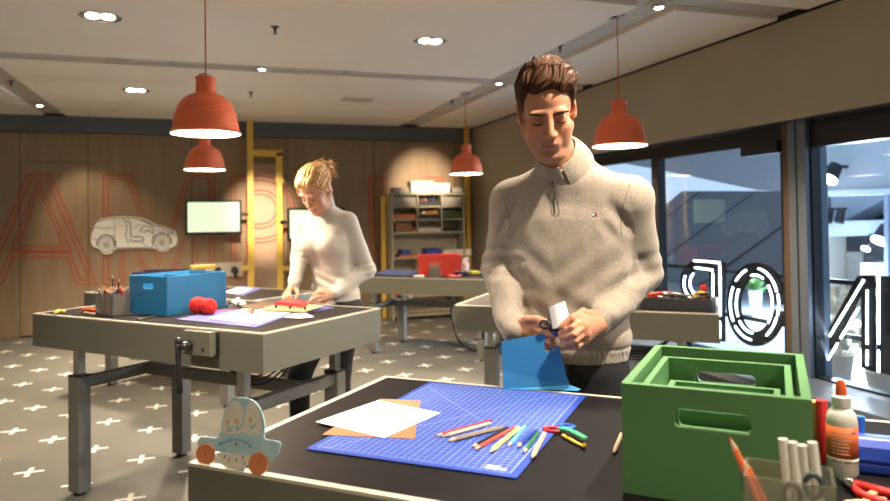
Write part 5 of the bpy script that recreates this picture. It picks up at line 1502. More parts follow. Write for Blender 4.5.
back = bk * math.cos(tilt) + Vector((0, 0, 1)) * math.sin(tilt)
upv = up0 * math.cos(tilt) - bk * math.sin(tilt)
HM = Head(hd_c, back, upv, 1.06)
SKIN = (.56, .265, .155)
M_SKIN = skin_material('skin', SKIN)

def body_core(g, M0, ux, uy, z_hip, z_sh, sh, el, wr, head, neck_r, wsc=1.0, hips=.09, feet=None):
    def q(x, y, z): return Vector((M0.x, M0.y, 0)) + ux * x + uy * y + Vector((0, 0, z))
    return q

# ---- skin: head, neck, arms, hands and the body under the clothes, one surface
allp = [SHL, SHR, ELL, ELR, WRL, WRR]
lo = (min(p.x for p in allp) - .16, min(p.y for p in allp) - .30, 0.0); hi = (max(p.x for p in allp) + .14, max(p.y for p in allp) + .22, 1.90)
g = SDF(lo, hi, .0042)
HM.sculpt(g)
nk_top = HM.p(0, .030, -.055)
g.cone(nk_top, NKB + Vector((0, 0, -.03)), .056, .058, .02)
def mq(x, y, z): return MB0 + UX * x + UY * y + Vector((0, 0, z))
g.chain([NKB + Vector((0, 0, -.05)), mq(.0, .0, 1.30), mq(0, 0, 1.05), mq(0, .0, .95)], [.050, .08, .09, .09], .03)
for S_, E_, W_ in ((SHL, ELL, WRL), (SHR, ELR, WRR)):
    g.chain([NKB + Vector((0, 0, -.08)), S_, E_, W_], [.06, .045, .036, .027], .02)
for sx in (-1, 1):
    g.chain([mq(sx * .05, 0, .95), mq(sx * .095, 0, .88), mq(sx * .10, -.01, .48), mq(sx * .105, .01, .09), mq(sx * .11, -.10, .035)], [.08, .065, .045, .035, .028], .02)
# hands (his left hand, nearer; his right hand behind the paper)
def hand(g, W_, knuckles, fingers, thumb, pr=.017):
    W_ = Vector(W_)
    for kx in knuckles: g.cone(W_, kx, .024, .0125, .014)
    for a_, b_ in zip(knuckles[:-1], knuckles[1:]): g.cone(a_, b_, .0125, .0125, .008)
    for f in fingers: finger(g, f, .0098, .0074, .0025)
    finger(g, thumb, .0135, .0092, .005)
kL = [at(583, 319, 1.935), at(584.5, 326, 1.925), at(585, 333, 1.925), at(585.5, 339, 1.94)]
fL = [[kL[0], at(573, 327, 1.905), at(565.5, 331.5, 1.925), at(560, 333, 1.95)],
      [kL[1], at(574, 334.5, 1.895), at(566, 337.5, 1.92), at(560.5, 338, 1.95)],
      [kL[2], at(575, 341, 1.90), at(567.5, 343, 1.925), at(562.5, 342.5, 1.955)],
      [kL[3], at(578, 345.5, 1.915), at(572, 347.5, 1.935), at(567, 347, 1.96)]]
tL = [at(596, 315, 1.985), at(583, 312, 1.95), at(572, 318, 1.93), at(562, 326.5, 1.93)]
hand(g, WRL, kL, fL, tL)
kR = [at(531, 322, 2.03), at(532, 328.5, 2.02), at(532, 335, 2.02), at(531.5, 341, 2.03)]
fR = [[kR[0], at(540, 324.5, 1.995), at(547, 327.5, 1.985), at(552, 331, 1.985)],
      [kR[1], at(541, 332, 1.99), at(548, 335, 1.98), at(554, 337, 1.98)],
      [kR[2], at(541, 338.5, 1.99), at(548, 341.5, 1.98), at(554, 343.5, 1.98)],
      [kR[3], at(540, 344.5, 2.0), at(546, 347, 1.99), at(551, 348.5, 1.99)]]
tR = [at(518, 324, 2.05), at(528, 319, 2.02), at(538, 319.5, 2.0), at(547.5, 322.5, 1.985)]
hand(g, WRR, kR, fR, tR)
hand_c = [V3(WRL), V3(WRR)]
def man_col(P):
    C = HM.color(P, SKIN, stubble=.34)
    for kk in fL + fR + [tL, tR]:
        d = np.linalg.norm(P - V3(kk[-1]), axis=1); w = np.exp(-(d / .014) ** 2) * .35
        C = C * (1 - w[:, None]) + np.array((.56, .22, .15))[None] * w[:, None]
    return C
g.build('body', M_SKIN, man, MB0, man_col, smooth_it=1)
M_BROWN = mat('hair_brown', (.056, .023, .010), .62, noise=(60, .25), spec=.2)
M_BROW = mat('brow_brown', (.030, .014, .008), .8, spec=.1)
HM.lashes(man, MB0, M_BROWN, M_BROW, .0046)

# ---- hair: volume grows from the hairline backwards, swept to one side, with grooved strands
gh = SDF(np.array(HM.c) - .18, np.array(HM.c) + .18, .0026, .2, .10)
S_ = HM.S
gh.ell(HM.p(0, .018, .048), (.0735 * S_, .095 * S_, .080 * S_), HM.R, 0)
gh.ell(HM.p(0, -.022, .050), (.064 * S_, .066 * S_, .068 * S_), HM.R, .02)
m_, P_ = gh.coords(.09); L_ = HM.loc(P_)
x, y, z = L_[:, 0], L_[:, 1], L_[:, 2]
ax_ = np.abs(x)
front = .086 - .010 * np.clip((ax_ - .020) / .03, 0, 1) + .004 * np.sin(x * 90 + 1) - 30 * np.clip(ax_ - .052, 0, 1) ** 2 * 3
side = .012 - .028 * np.clip((y + .035) / .02, 0, 1)                # sideburn
side = np.where(y > .0, -.012 - .050 * np.clip((y - .02) / .05, 0, 1), side)
tb = np.clip((y + .058 - .25 * np.clip(.06 - ax_, 0, .06)) / .030, 0, 1)
tb = tb * np.clip((ax_ - .030) / .028, 0, 1) + (y > .02) * (1 - np.clip((ax_ - .030) / .028, 0, 1))
low = front * (1 - tb) + side * tb
ab = z - low
rise = np.where(ab > 0, np.clip(ab / .028, 0, 1), np.clip(ab / .008, -3, 0))
rise = np.where(rise > 0, np.sqrt(np.clip(rise, 0, 1)), rise)
topw = np.clip((z - .060) / .05, 0, 1)
T = .0045 + .008 * np.clip((z - .010) / .05, 0, 1) * (1 - topw) + .014 * topw + .008 * topw * np.exp(-((y + .045) / .04) ** 2) + .004 * topw * x / .06
fl_dir = x * .82 - (z - .1) * .50 - (y + .02) * .35 + .010 * np.sin(y * 46 + z * 20) + .006 * np.sin(x * 70 + y * 30)
gro = .0026 * np.sin(fl_dir * 560 + 2.0 * np.sin(y * 50)) + .0032 * np.sin(fl_dir * 235 + z * 12) + .0030 * vnoise(x * 75, y * 40, z * 50, 3)
fine = .0012 * np.sin(z * 900 + y * 300)
d = gh.D[m_] - T * rise + gro * (.20 + .80 * topw) * np.clip(ab / .02, .3, 1) 
ear = .022 - np.sqrt((ax_ - .082) ** 2 + (y - .024) ** 2 + ((z + .002) * .72) ** 2)
gh.D[m_] = np.maximum(d, ear)
gh.build('hair', M_BROWN, man, MB0, smooth_it=0)
hv = None
for ch in man.children:
    if ch.name.startswith('hair'): hv = BVHTree.FromPolygons([v_.co + MB0 for v_ in ch.data.vertices], [tuple(p.vertices) for p in ch.data.polygons])
random.seed(12); mb = MB()
for k in range(760):                                   # loose strands lying on the volume
    x0 = random.uniform(-.062, .064); y0 = random.uniform(-.085, .02)
    pts = []
    for i in range(7):
        t = i / 6; yy = y0 + t * .065; xx = x0 + t * .028 + .004 * math.sin(4 * t + k)
        o_ = HM.p(xx * 1.2, yy * 1.2, .30); h_ = hv.ray_cast(o_, (HM.p(0, 0, .02) - o_).normalized())
        if h_[0] is None: break
        pts.append(h_[0] + h_[1] * (.0004 + .0040 * math.sin(math.pi * t) * random.random()) - MB0)
    if len(pts) == 7: mb.tube(pts, [.0004, .0012, .0016, .0017, .0015, .0010, .0003], 4, mi=k % 3 == 0)
tag(mb.build('hair_strands', [M_BROWN, mat('hair_light_brown', (.105, .044, .018), .6, spec=.2)], man, smooth=True), kind='stuff')

# ---- sweater
def knit(name, c1, c2, scale=900, ribs=None):
    m = mat(name, c1, .85, sheen=.25)
    nt, b = nodes_of(m)
    tc = nt.nodes.new('ShaderNodeTexCoord')
    n = nt.nodes.new('ShaderNodeTexNoise'); n.inputs['Scale'].default_value = 260; n.inputs['Detail'].default_value = 6; n.inputs['Roughness'].default_value = .7
    mp = nt.nodes.new('ShaderNodeMapping'); mp.inputs['Scale'].default_value = (1, 1, .45)
    nt.links.new(tc.outputs['Object'], mp.inputs[0]); nt.links.new(mp.outputs[0], n.inputs['Vector'])
    cr = nt.nodes.new('ShaderNodeValToRGB')
    cr.color_ramp.elements[0].position = .34; cr.color_ramp.elements[0].color = (*c2, 1); cr.color_ramp.elements[1].position = .66; cr.color_ramp.elements[1].color = (*c1, 1)
    nt.links.new(n.outputs['Fac'], cr.inputs[0]); nt.links.new(cr.outputs[0], b.inputs['Base Color'])
    v = nt.nodes.new('ShaderNodeTexNoise'); v.inputs['Scale'].default_value = scale; nt.links.new(tc.outputs['Object'], v.inputs['Vector'])
    bp = nt.nodes.new('ShaderNodeBump'); bp.inputs['Strength'].default_value = .35; bp.inputs['Distance'].default_value = .002
    nt.links.new(v.outputs['Fac'], bp.inputs['Height']); nt.links.new(bp.outputs[0], b.inputs['Normal'])
    return m
M_SWEAT = knit('sweater_beige', (.40, .34, .27), (.235, .195, .15))
M_SWEATD = mat('sweater_lining', (.05, .05, .055), .8)
gs = SDF((lo[0] - .02, lo[1] + .02, .88), (hi[0] + .02, hi[1] + .04, 1.66), .0050)
def sec(z, x, y, a, b): p = mq(x, y, 0); return (z, p.x, p.y, a, b)
gs.loft([sec(.935, 0, 0, .176, .124), sec(.97, 0, 0, .184, .132), sec(1.06, 0, -.004, .182, .132), sec(1.17, 0, -.004, .186, .130), sec(1.28, 0, 0, .206, .132), sec(1.37, 0, .004, .212, .128), sec(1.43, 0, .006, .204, .114), sec(1.475, 0, .006, .172, .094), sec(1.51, 0, .004, .128, .082), sec(1.545, 0, .0, .090, .074), sec(1.56, 0, .0, .078, .070)], UX, UY, 0, 2.3)
for S_v, E_v, W_v in ((SHL, ELL, WRL), (SHR, ELR, WRR)):
    W2 = W_v + (E_v - W_v).normalized() * .022
    gs.cone(NKB + Vector((0, 0, -.062)), S_v + Vector((0, 0, .008)), .066, .066, .035)
    gs.chain([S_v, E_v], [.067, .056], .035)
    gs.chain([E_v, W2], [.056, .043], .02)
    gs.cone(W2, W_v - (E_v - W_v).normalized() * .010, .0415, .0375, .006)
def folds(X, Y, Z):
    P = np.stack([X, Y, Z], 1); d = .0022 * vnoise(X * 17, Y * 17, Z * 17, 1) + .0010 * vnoise(X * 55, Y * 55, Z * 40, 2)
    for (S_v, E_v, W_v, sd) in ((SHL, ELL, WRL, 0), (SHR, ELR, WRR, 2)):
        e = V3(E_v); ax = V3((W_v - E_v).normalized()); up_ = V3((S_v - E_v).normalized())
        r = P - e; dist = np.linalg.norm(r, axis=1)
        w1 = np.exp(-((r @ up_ - .03) / .055) ** 2) * (dist < .16)
        d += w1 * .0030 * np.sin((r @ up_) * 105 + .9 * np.sin((r @ ax) * 16 + sd) - (r @ ax) * 40) 
        w2 = np.exp(-((r @ ax - .10) / .07) ** 2) * (dist < .26) * (np.linalg.norm(r - np.outer(r @ ax, ax), axis=1) < .085)
        d += w2 * .0022 * np.sin((r @ ax) * 95 + .9 * np.sin((r @ up_) * 18 + sd + 1) + (r @ up_) * 50)
    # waist: soft diagonal drapes, ribbed hem
    cx_ = (P - V3(MB0)) @ V3(UX); fr = (P - V3(MB0)) @ V3(UY)
    tor = (np.abs(cx_) < .21) & (fr < .03)
    w = np.exp(-((Z - 1.06) / .09) ** 2) * tor
    d += w * .0050 * np.sin((Z + .45 * cx_) * 62 + 1.5 * np.sin(cx_ * 16))
    w = np.exp(-((Z - 1.20) / .08) ** 2) * tor
    d += w * .0036 * np.sin((Z - .9 * np.abs(cx_ + .02)) * 58 + 1.2)
    w = np.exp(-((Z - 1.36) / .05) ** 2) * tor * np.clip((np.abs(cx_) - .09) / .06, 0, 1)
    d += w * .0034 * np.sin((Z * .7 + np.abs(cx_)) * 95)
    d += np.where(Z < .975, .0013 * np.sin(cx_ * 900), 0) + np.where(np.abs(Z - .977) < .004, .0022, 0)
    return d
gs.displace(folds, .03)
sweater = gs.build('sweater', M_SWEAT, man, MB0, smooth_it=1)
# stand collar: an open ring round the neck, dropping into the zip opening
ax_n = (nk_top - NKB).normalized()
cfront = -(UY * .80 + toc * .35); cfront = (cfront - ax_n * cfront.dot(ax_n)).normalized(); cside = ax_n.cross(cfront).normalized()
vs = []; NA = 44; rings = 5
cbase = NKB + Vector((0, 0, -.010)); 
for side in (0, 1):
    for j in range(rings):
        t = j / (rings - 1)
        for i in range(NA + 1):
            a_ = rad(4) + (2 * math.pi - rad(8)) * i / NA
            fr = math.cos(a_); hgt = .072 - .020 * max(0, fr) ** 2 + .006 * max(0, -fr)
            rr_ = .083 - .014 * t + .006 * math.sin(t * math.pi) + (.010 * (1 - t) if True else 0) - (.007 if side else 0)
            if fr > .6: rr_ += .012 * (fr - .6) * (t) * 2
            p = cbase + (cfront * math.cos(a_) * 1.04 + cside * math.sin(a_)) * rr_ + ax_n * (hgt * t - .012 - .030 * (1 - t) * max(0, fr))
            vs.append(p - MB0)
fs = []
n1 = NA + 1
for side in (0, 1):
    o_ = side * rings * n1
    for j in range(rings - 1):
        for i in range(NA): fs.append((o_ + j * n1 + i, o_ + j * n1 + i + 1, o_ + (j + 1) * n1 + i + 1, o_ + (j + 1) * n1 + i))
for i in range(NA): fs.append(((rings - 1) * n1 + i, (rings - 1) * n1 + i + 1, rings * n1 + (rings - 1) * n1 + i + 1, rings * n1 + (rings - 1) * n1 + i))
for i in (0, NA):
    for j in range(rings - 1): fs.append((j * n1 + i, (j + 1) * n1 + i, rings * n1 + (j + 1) * n1 + i, rings * n1 + j * n1 + i))
MB().add(vs, fs).build('collar', M_SWEAT, man, smooth=.9)
# zip placket following the chest, found by casting onto the sweater surface
def bvh_of(o, base):
    me = o.data; return BVHTree.FromPolygons([v_.co + Vector(base) for v_ in me.vertices], [tuple(p.vertices) for p in me.polygons])
bv = bvh_of(sweater, MB0)
def on_sweater(u, v, off=.001, bvt=None):
    d = ray(u, v).normalized(); h = (bvt or bv).ray_cast(CAMP, d)
    if h[0] is None: return at(u, v, 2.05)
    return h[0] - d * off
def strip_on(pxs, w, m, nm, off=.0015, parent=man, base=MB0, bvt=None):
    P = [on_sweater(u, v, off, bvt) for u, v in pxs]; vs = []
    for i, p in enumerate(P):
        d = (P[min(i + 1, len(P) - 1)] - P[max(i - 1, 0)]).normalized(); n_ = d.cross((CAMP - p).normalized()).normalized()
        for s_ in (-1, 1):
            q_ = p + n_ * w / 2 * s_
            vs.append(q_ - base)
    mb = MB().add(vs, [(2 * i, 2 * i + 1, 2 * i + 3, 2 * i + 2) for i in range(len(P) - 1)])
    return mb.build(nm, m, parent, smooth=True, fix=False)
zp = [(551.8 + 3 * t, 168 + 46 * t) for t in [i / 10 for i in range(11)]]
M_ZIP = mat('zip_metal', (.07, .065, .06), .4, metal=.4)
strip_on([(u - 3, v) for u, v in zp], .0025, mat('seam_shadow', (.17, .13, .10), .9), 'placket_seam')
strip_on([(u + 4.2, v) for u, v in zp], .0025, MATS['seam_shadow'], 'placket_seam')
strip_on(zp, .0042, M_ZIP, 'zipper', .0022)
strip_on([(552, 214.5), (555, 216.5), (559.5, 214.5)], .0025, MATS['seam_shadow'], 'placket_seam')
zp0 = on_sweater(552.2, 170, .004) - MB0
MB().box(-.004, .004, -.002, .002, -.02, .004).build('zip_pull', M_BLACKM, man, loc=zp0, rz=TA)
# small flag badge: navy, white and red
fl_ = [on_sweater(592 + dx, 213 + dy, .0015) for dx, dy in ((0, 0), (5.2, -.2), (5.2, 3), (0, 3.2))]
def lerp2(s_, t_): return (fl_[0] * (1 - s_) + fl_[1] * s_) * (1 - t_) + (fl_[3] * (1 - s_) + fl_[2] * s_) * t_
def badge(s0, s1, t0, t1, m, nm):
    MB().add([lerp2(s0, t0) - MB0, lerp2(s1, t0) - MB0, lerp2(s1, t1) - MB0, lerp2(s0, t1) - MB0], [(0, 1, 2, 3)]).build(nm, m, man, fix=False)
badge(0, 1, 0, .22, pcol((.02, .03, .10)), 'badge_navy'); badge(0, 1, .78, 1, pcol((.02, .03, .10)), 'badge_navy')
badge(0, .5, .22, .78, pcol((.75, .73, .7)), 'badge_white'); badge(.5, 1, .22, .78, pcol((.55, .03, .03)), 'badge_red')
# armhole seams
strip_on([(499 + 6 * math.sin(t * 2.2) + 6 * t, 190 + 40 * t) for t in [i / 8 for i in range(9)]], .002, MATS['seam_shadow'], 'armhole_seam')
strip_on([(630 - 9 * math.sin(t * 2.0), 184 + 52 * t) for t in [i / 9 for i in range(10)]], .002, MATS['seam_shadow'], 'armhole_seam')

# ---- trousers and shoes
M_TROU = mat('trousers_black', (.012, .012, .015), .75, bump=(300, .2))
gt = SDF((MB0.x - .32, MB0.y - .32, .05), (MB0.x + .32, MB0.y + .32, 1.02), .009)
gt.loft([sec(.80, 0, 0, .165, .120), sec(.90, 0, 0, .175, .122), sec(.965, 0, 0, .176, .120)], UX, UY, 0)
for sx in (-1, 1):
    gt.chain([mq(sx * .085, 0, .86), mq(sx * .10, -.01, .48), mq(sx * .105, .01, .10)], [.088, .066, .058], .03)
gt.displace(lambda X, Y, Z: .003 * vnoise(X * 25, Y * 25, Z * 30, 5), .03)
gt.build('trousers', M_TROU, man, MB0)
M_SHOE = mat('shoe_dark', (.03, .028, .03), .5); M_SOLE = mat('shoe_sole', (.5, .48, .44), .6)
def shoe(parent, base, c, fwd, m, m2, L=.28):
    gsx = SDF(np.array(c) - .2, np.array(c) + .2, .006)
    f = Vector(fwd).normalized(); c = Vector(c)
    gsx.chain([c - f * .07 + Vector((0, 0, .052)), c + f * .03 + Vector((0, 0, .045)), c + f * .14 + Vector((0, 0, .034))], [.045, .043, .034], .02)
    gsx.cone(c - f * .04 + Vector((0, 0, .06)), c - f * .04 + Vector((0, 0, .10)), .045, .048, .02)
    X, Y, Z = [gsx.lo[i] + gsx.h * np.arange(gsx.n[i]) for i in range(3)]
    gsx.D = np.maximum(gsx.D, (.014 - Z)[None, None, :]).astype(np.float32)
    o = gsx.build('shoe', m, parent, base)
    sd = Vector((-f.y, f.x, 0)); poly = []
    for k in range(24):
        a_ = 2 * math.pi * k / 24; poly.append((.145 * math.cos(a_) + .03, (.047 if math.cos(a_) < .2 else .043) * math.sin(a_)))
    mb = MB(); mb.prism(poly, 0, .016, lambda a, b, t: c + f * a + sd * b + Vector((0, 0, t)) - Vector(base)); mb.build('shoe_sole', m2, o)
for sx in (-1, 1): shoe(man, MB0, mq(sx * .105, -.03, 0), -UY, M_SHOE, M_SOLE)

# ================================================================== what he holds
# blue paper: a bent sheet standing on the mat, cut into from the top
M_BPAP = mat('paper_blue', (.032, .22, .45), .65)
pb = PZ(535, 389, ZM + .0006); dB = (pb - CAMP).dot(MROT @ Vector((0, 0, -1)))
def bend(u): return dB + .006 * math.sin((u - 500) / 60 * 3) + .016 * ((u - 540) / 40) ** 2 * (.5 if u < 540 else .7)
outl = [(501.5, 341.5), (516, 338.5), (531, 335.8), (545, 333.5), (555, 332.6), (566, 330.3), (576, 326.8), (579.5, 327.2), (578, 330.5), (568, 334.5), (557, 337), (546.5, 338.5), (544.2, 341), (545, 352), (549, 350.5), (553, 349), (559.5, 347.5), (562.5, 360), (566, 375), (570, 385), (581, 389.3), (577, 391), (560, 390.2), (540, 389.6), (520, 389.4), (503, 389.2), (502.5, 370), (502, 355)]
def ppt(u, v):
    if v > 388: return PZ(u, v, ZM + .0006)
    return at(u, v, bend(u))
pap = thing('blue_paper', 'blue paper sheet being cut, held upright by the man on the mat', 'paper', pb)
bm = bmesh.new()
vsb = [bm.verts.new(ppt(u, v) - pb) for u, v in outl]
for tri in mgeo.tessellate_polygon([[Vector((u, v, 0)) for u, v in outl]]): bm.faces.new([vsb[i] for i in tri])
bmesh.ops.recalc_face_normals(bm, faces=bm.faces)
bmesh.ops.subdivide_edges(bm, edges=bm.edges, cuts=1)
bmesh.ops.solidify(bm, geom=bm.faces[:], thickness=.0005)
me = bpy.data.meshes.new('paper_sheet'); bm.to_mesh(me); bm.free(); me.materials.append(M_BPAP)
o = bpy.data.objects.new('paper_sheet', me); COL.objects.link(o); o.parent = pap
# white curled strip in his left hand
wsx = [(548.5, 307.5), (565, 301), (571.5, 322), (566, 325), (556.5, 328.5), (551.5, 327)]
cw = at(560, 315, 1.955)
ws = thing('white_strip', 'curled white paper strip held between the hands of the man', 'paper', cw)
vs = []
for i in range(9):
    t = i / 8
    for j in range(9):
        s_ = j / 8
        u = (548.5 + 16.5 * s_) * (1 - t) + (553 + 18 * s_) * t; v = (307 - 6 * s_) * (1 - t) + (329 - 6.5 * s_) * t
        vs.append(at(u, v, 1.962 - .012 * math.sin(math.pi * s_) + .015 * (1 - t)) - cw)
MB().add(vs, [(i * 9 + j, i * 9 + j + 1, (i + 1) * 9 + j + 1, (i + 1) * 9 + j) for i in range(8) for j in range(8)]).build('strip_sheet', M_PAPER, ws, smooth=True, fix=False)
# scissors in his right hand
sh0 = at(548, 326, 1.98)
ss = thing('scissors', 'black handled scissors in the right hand of the man', 'scissors', sh0)
MB().tube([at(547.5, 320, 1.978) - sh0, at(549.5, 325, 1.972) - sh0, at(551, 330, 1.968) - sh0], [.007, .0065, .006], 10).build('handle', M_BLACKP, ss, smooth=True)
MB().tube([at(550, 330, 1.968) - sh0, at(562, 331, 1.962) - sh0, at(578, 327, 1.965) - sh0], [.006, .005, .0015], 8).build('blade', M_BLACKM, ss, smooth=True)
MB().tube(loop_pts(at(544.5, 324.5, 1.968) - sh0, rt, Vector((0, .3, 1)).normalized(), .012, .010), .004, 8, closed=True).build('finger_loop', M_BLACKP, ss, smooth=True)
# ================================================================== THE WOMAN
TA2 = tbl_left.rotation_euler.z
WX = Vector((math.cos(TA2), math.sin(TA2), 0)); WY = Vector((-WX.y, WX.x, 0))
w0 = at(336, 300, 3.97); WB0 = Vector((w0.x, w0.y, 0))
wom = thing('person', 'woman in a white turtleneck with blonde bun working at the blue box table', 'person', WB0)
def wq(x, y, z): return WB0 + WX * x + WY * y + Vector((0, 0, z))
WSL, WSR = at(347.5, 222, 3.90), at(302.5, 225, 3.96)
WEL, WER = at(367, 270, 3.98), at(299.5, 259, 3.93)
WWL, WWR = at(334, 294, 3.82), at(293.5, 286.5, 3.80)
WNK = at(325.5, 206, 3.93)
wh_c = at(316, 189.5, 3.86)
toc2 = Vector((wh_c.x, wh_c.y, 0)).normalized()
bk2 = Matrix.Rotation(rad(-36), 3, 'Z') @ toc2
tl2 = rad(42); rt2 = Vector((bk2.y, -bk2.x, 0)); rl2 = rad(4)
up2 = Vector((0, 0, 1)) * math.cos(rl2) + rt2 * math.sin(rl2)
HW = Head(wh_c, bk2 * math.cos(tl2) + Vector((0, 0, 1)) * math.sin(tl2), up2 * math.cos(tl2) - bk2 * math.sin(tl2), 1.03)
SKINW = (.62, .36, .25)
M_SKINW = skin_material('skin_fair', SKINW)
allp = [WSL, WSR, WEL, WER, WWL, WWR]
lo2 = (min(p.x for p in allp) - .16, min(p.y for p in allp) - .24, 0.0); hi2 = (max(p.x for p in allp) + .15, max(p.y for p in allp) + .20, 1.78)
g = SDF(lo2, hi2, .0042)
HW.sculpt(g, True)
wnt = HW.p(0, .028, -.055)
g.cone(wnt, WNK + Vector((0, 0, -.03)), .046, .052, .02)
g.chain([WNK + Vector((0, 0, -.05)), wq(-.03, -.03, 1.25), wq(0, 0, 1.0), wq(0, 0, .92)], [.06, .075, .07, .08], .03)
for S_v, E_v, W_v in ((WSL, WEL, WWL), (WSR, WER, WWR)):
    g.chain([WNK + Vector((0, 0, -.07)), S_v, E_v, W_v], [.05, .036, .028, .020], .02)
LEGS = [(at(300, 372, 3.93), at(299, 410, 3.95)), (at(340, 362, 4.02), at(341, 392, 4.03))]
feet = [Vector((LEGS[k][1].x, LEGS[k][1].y, 0)) for k in (0, 1)]
for k in (0, 1):
    g.chain([wq((-.05, .05)[k], 0, .92), wq((-.09, .08)[k], 0, .82), Vector((LEGS[k][0].x, LEGS[k][0].y, .48)), feet[k] + Vector((0, .0, .09)), feet[k] - WY * .10 + Vector((0, 0, .035))], [.07, .055, .04, .032, .026], .02)
kWL = [at(325.5, 292.5, 3.77), at(324, 296, 3.76), at(323.5, 299, 3.76), at(324, 301.5, 3.78)]
fWL = [[kWL[0], at(319, 292.5, 3.74), at(313.5, 296, 3.73), at(310.5, 300, 3.73)],
       [kWL[1], at(317, 297, 3.73), at(311.5, 300, 3.725), at(308.5, 303, 3.725)],
       [kWL[2], at(317.5, 300.5, 3.73), at(312.5, 303, 3.725), at(310, 305, 3.73)],
       [kWL[3], at(318.5, 303.5, 3.75), at(314.5, 305, 3.74), at(312, 305.5, 3.74)]]
tWL = [at(330, 291, 3.80), at(324, 289.5, 3.775), at(318, 291, 3.76), at(312.5, 294.5, 3.75)]
kWR = [at(289.5, 290, 3.76), at(288, 292, 3.765), at(286, 293.5, 3.775), at(284.5, 295, 3.79)]
fWR = [[kWR[0], at(290, 295, 3.73), at(291.5, 299, 3.725), at(293, 302, 3.73)],
       [kWR[1], at(287.5, 296.5, 3.735), at(288.5, 300, 3.73), at(290, 303, 3.73)],
       [kWR[2], at(285, 298, 3.745), at(285.5, 301, 3.74), at(287, 303, 3.74)],
       [kWR[3], at(283.2, 298.5, 3.76), at(283.5, 301, 3.755), at(285, 302.5, 3.755)]]
tWR = [at(296, 290, 3.775), at(298, 293.5, 3.755), at(296.5, 297.5, 3.74), at(294.5, 300.5, 3.735)]
def hand2(g, W_, knuckles, fingers, thumb):
    for kx in knuckles: g.cone(W_, kx, .018, .0105, .012)
    for a_, b_ in zip(knuckles[:-1], knuckles[1:]): g.cone(a_, b_, .0105, .0105, .008)
    for f in fingers: finger(g, f, .0085, .0062, .0022)
    finger(g, thumb, .0105, .0075, .004)
hand2(g, WWL, kWL, fWL, tWL); hand2(g, WWR, kWR, fWR, tWR)
def wom_col(P): return HW.color(P, SKINW, True)
g.build('body', M_SKINW, wom, WB0, wom_col)
M_BLOND = mat('hair_blonde', (.62, .37, .16), .42, noise=(70, .25), spec=.5)
HW.lashes(wom, WB0, mat('lash_brown', (.10, .05, .03), .6), mat('brow_blonde', (.28, .15, .07), .6), .0028)
# ---- hair combed back into a loose bun
gh = SDF(np.array(HW.c) - .20, np.array(HW.c) + .20, .0028, .2, .08)
S_ = HW.S
gh.ell(HW.p(0, .018, .048), (.0735 * S_, .095 * S_, .080 * S_), HW.R, 0)
gh.ell(HW.p(0, -.022, .050), (.064 * S_, .066 * S_, .068 * S_), HW.R, .02)
m_, P_ = gh.coords(.07); L_ = HW.loc(P_)
x, y, z = L_[:, 0], L_[:, 1], L_[:, 2]; ax_ = np.abs(x)
front = .080 - 22 * np.clip(ax_ - .030, 0, 1) ** 2 * 1.2
side = np.where(y > .030, -.010 - .045 * np.clip((y - .03) / .05, 0, 1), .010 - .012 * np.clip((y + .03) / .05, 0, 1))
tb = np.clip((y + .050) / .030, 0, 1) * np.clip((ax_ - .030) / .028, 0, 1); tb = np.maximum(tb, y > .02)
low = front * (1 - tb) + side * tb
ab = z - low; rise = np.clip(ab / .022, -1.5, 1); rise = np.where(rise > 0, np.sqrt(np.clip(rise, 0, 1)), rise)
T = .009 + .005 * np.clip((z - .05) / .05, 0, 1)
ang_ = np.arctan2(x, z - .02)
gro = .0026 * np.sin(ang_ * 34 + 2 * np.sin(y * 40)) + .0022 * np.sin(ang_ * 15 + y * 25 + 1) + .0022 * vnoise(x * 60, y * 30, z * 60, 8)
d = gh.D[m_] - T * rise + gro
ear = .014 - np.sqrt((ax_ - .082) ** 2 + (y - .020) ** 2 + ((z + .012) * .75) ** 2)
gh.D[m_] = np.maximum(d, ear)
bc_ = HW.p(.0, .138, .030)
gh.ell(bc_, (.048, .046, .046), HW.R, .012)
for k in range(7):
    a_ = k * .9; gh.ell(bc_ + (HW.x * math.cos(a_) + HW.z * math.sin(a_)) * .030 + HW.y * .010 * math.sin(k * 2.3), (.024, .020, .020), HW.R, .006)
gh.displace(lambda X, Y, Z: .0030 * vnoise(X * 150, Y * 150, Z * 90, 9) + .0018 * vnoise(X * 300, Y * 300, Z * 300, 10), .02)
whair = gh.build('hair', M_BLOND, wom, WB0, smooth_it=0)
random.seed(31); mb = MB()
for k in range(110):                                   # loose ends round the bun and the temples
    if k < 85:
        a_ = random.uniform(0, 6.28); b_ = random.uniform(-.8, .8)
        d0 = (HW.x * math.cos(a_) + HW.z * math.sin(a_) + HW.y * b_).normalized(); p0 = bc_ + d0 * .036
        tw = (HW.x * math.sin(a_ + 1) - HW.z * math.cos(a_ + 1)).normalized(); L = random.uniform(.018, .042)
        pts = [p0 + d0 * L * t + tw * L * .7 * t * t * random.choice((-1, 1)) - WB0 for t in (0, .25, .5, .75, 1)]
    else:
        sx = random.choice((-1, 1)); p0 = HW.p(sx * .066, -.045 + random.uniform(-.01, .03), .055)
        pts = [p0 + HW.x * sx * (.012 * math.sin(2.5 * t)) * S_ - HW.z * .06 * t * random.uniform(.8, 1.1) - HW.y * .012 * t - WB0 for t in (0, .25, .5, .75, 1)]
    mb.tube(pts, [.0026, .0030, .0026, .0018, .0006], 5)
tag(mb.build('hair_strands', M_BLOND, wom, smooth=True), kind='stuff')
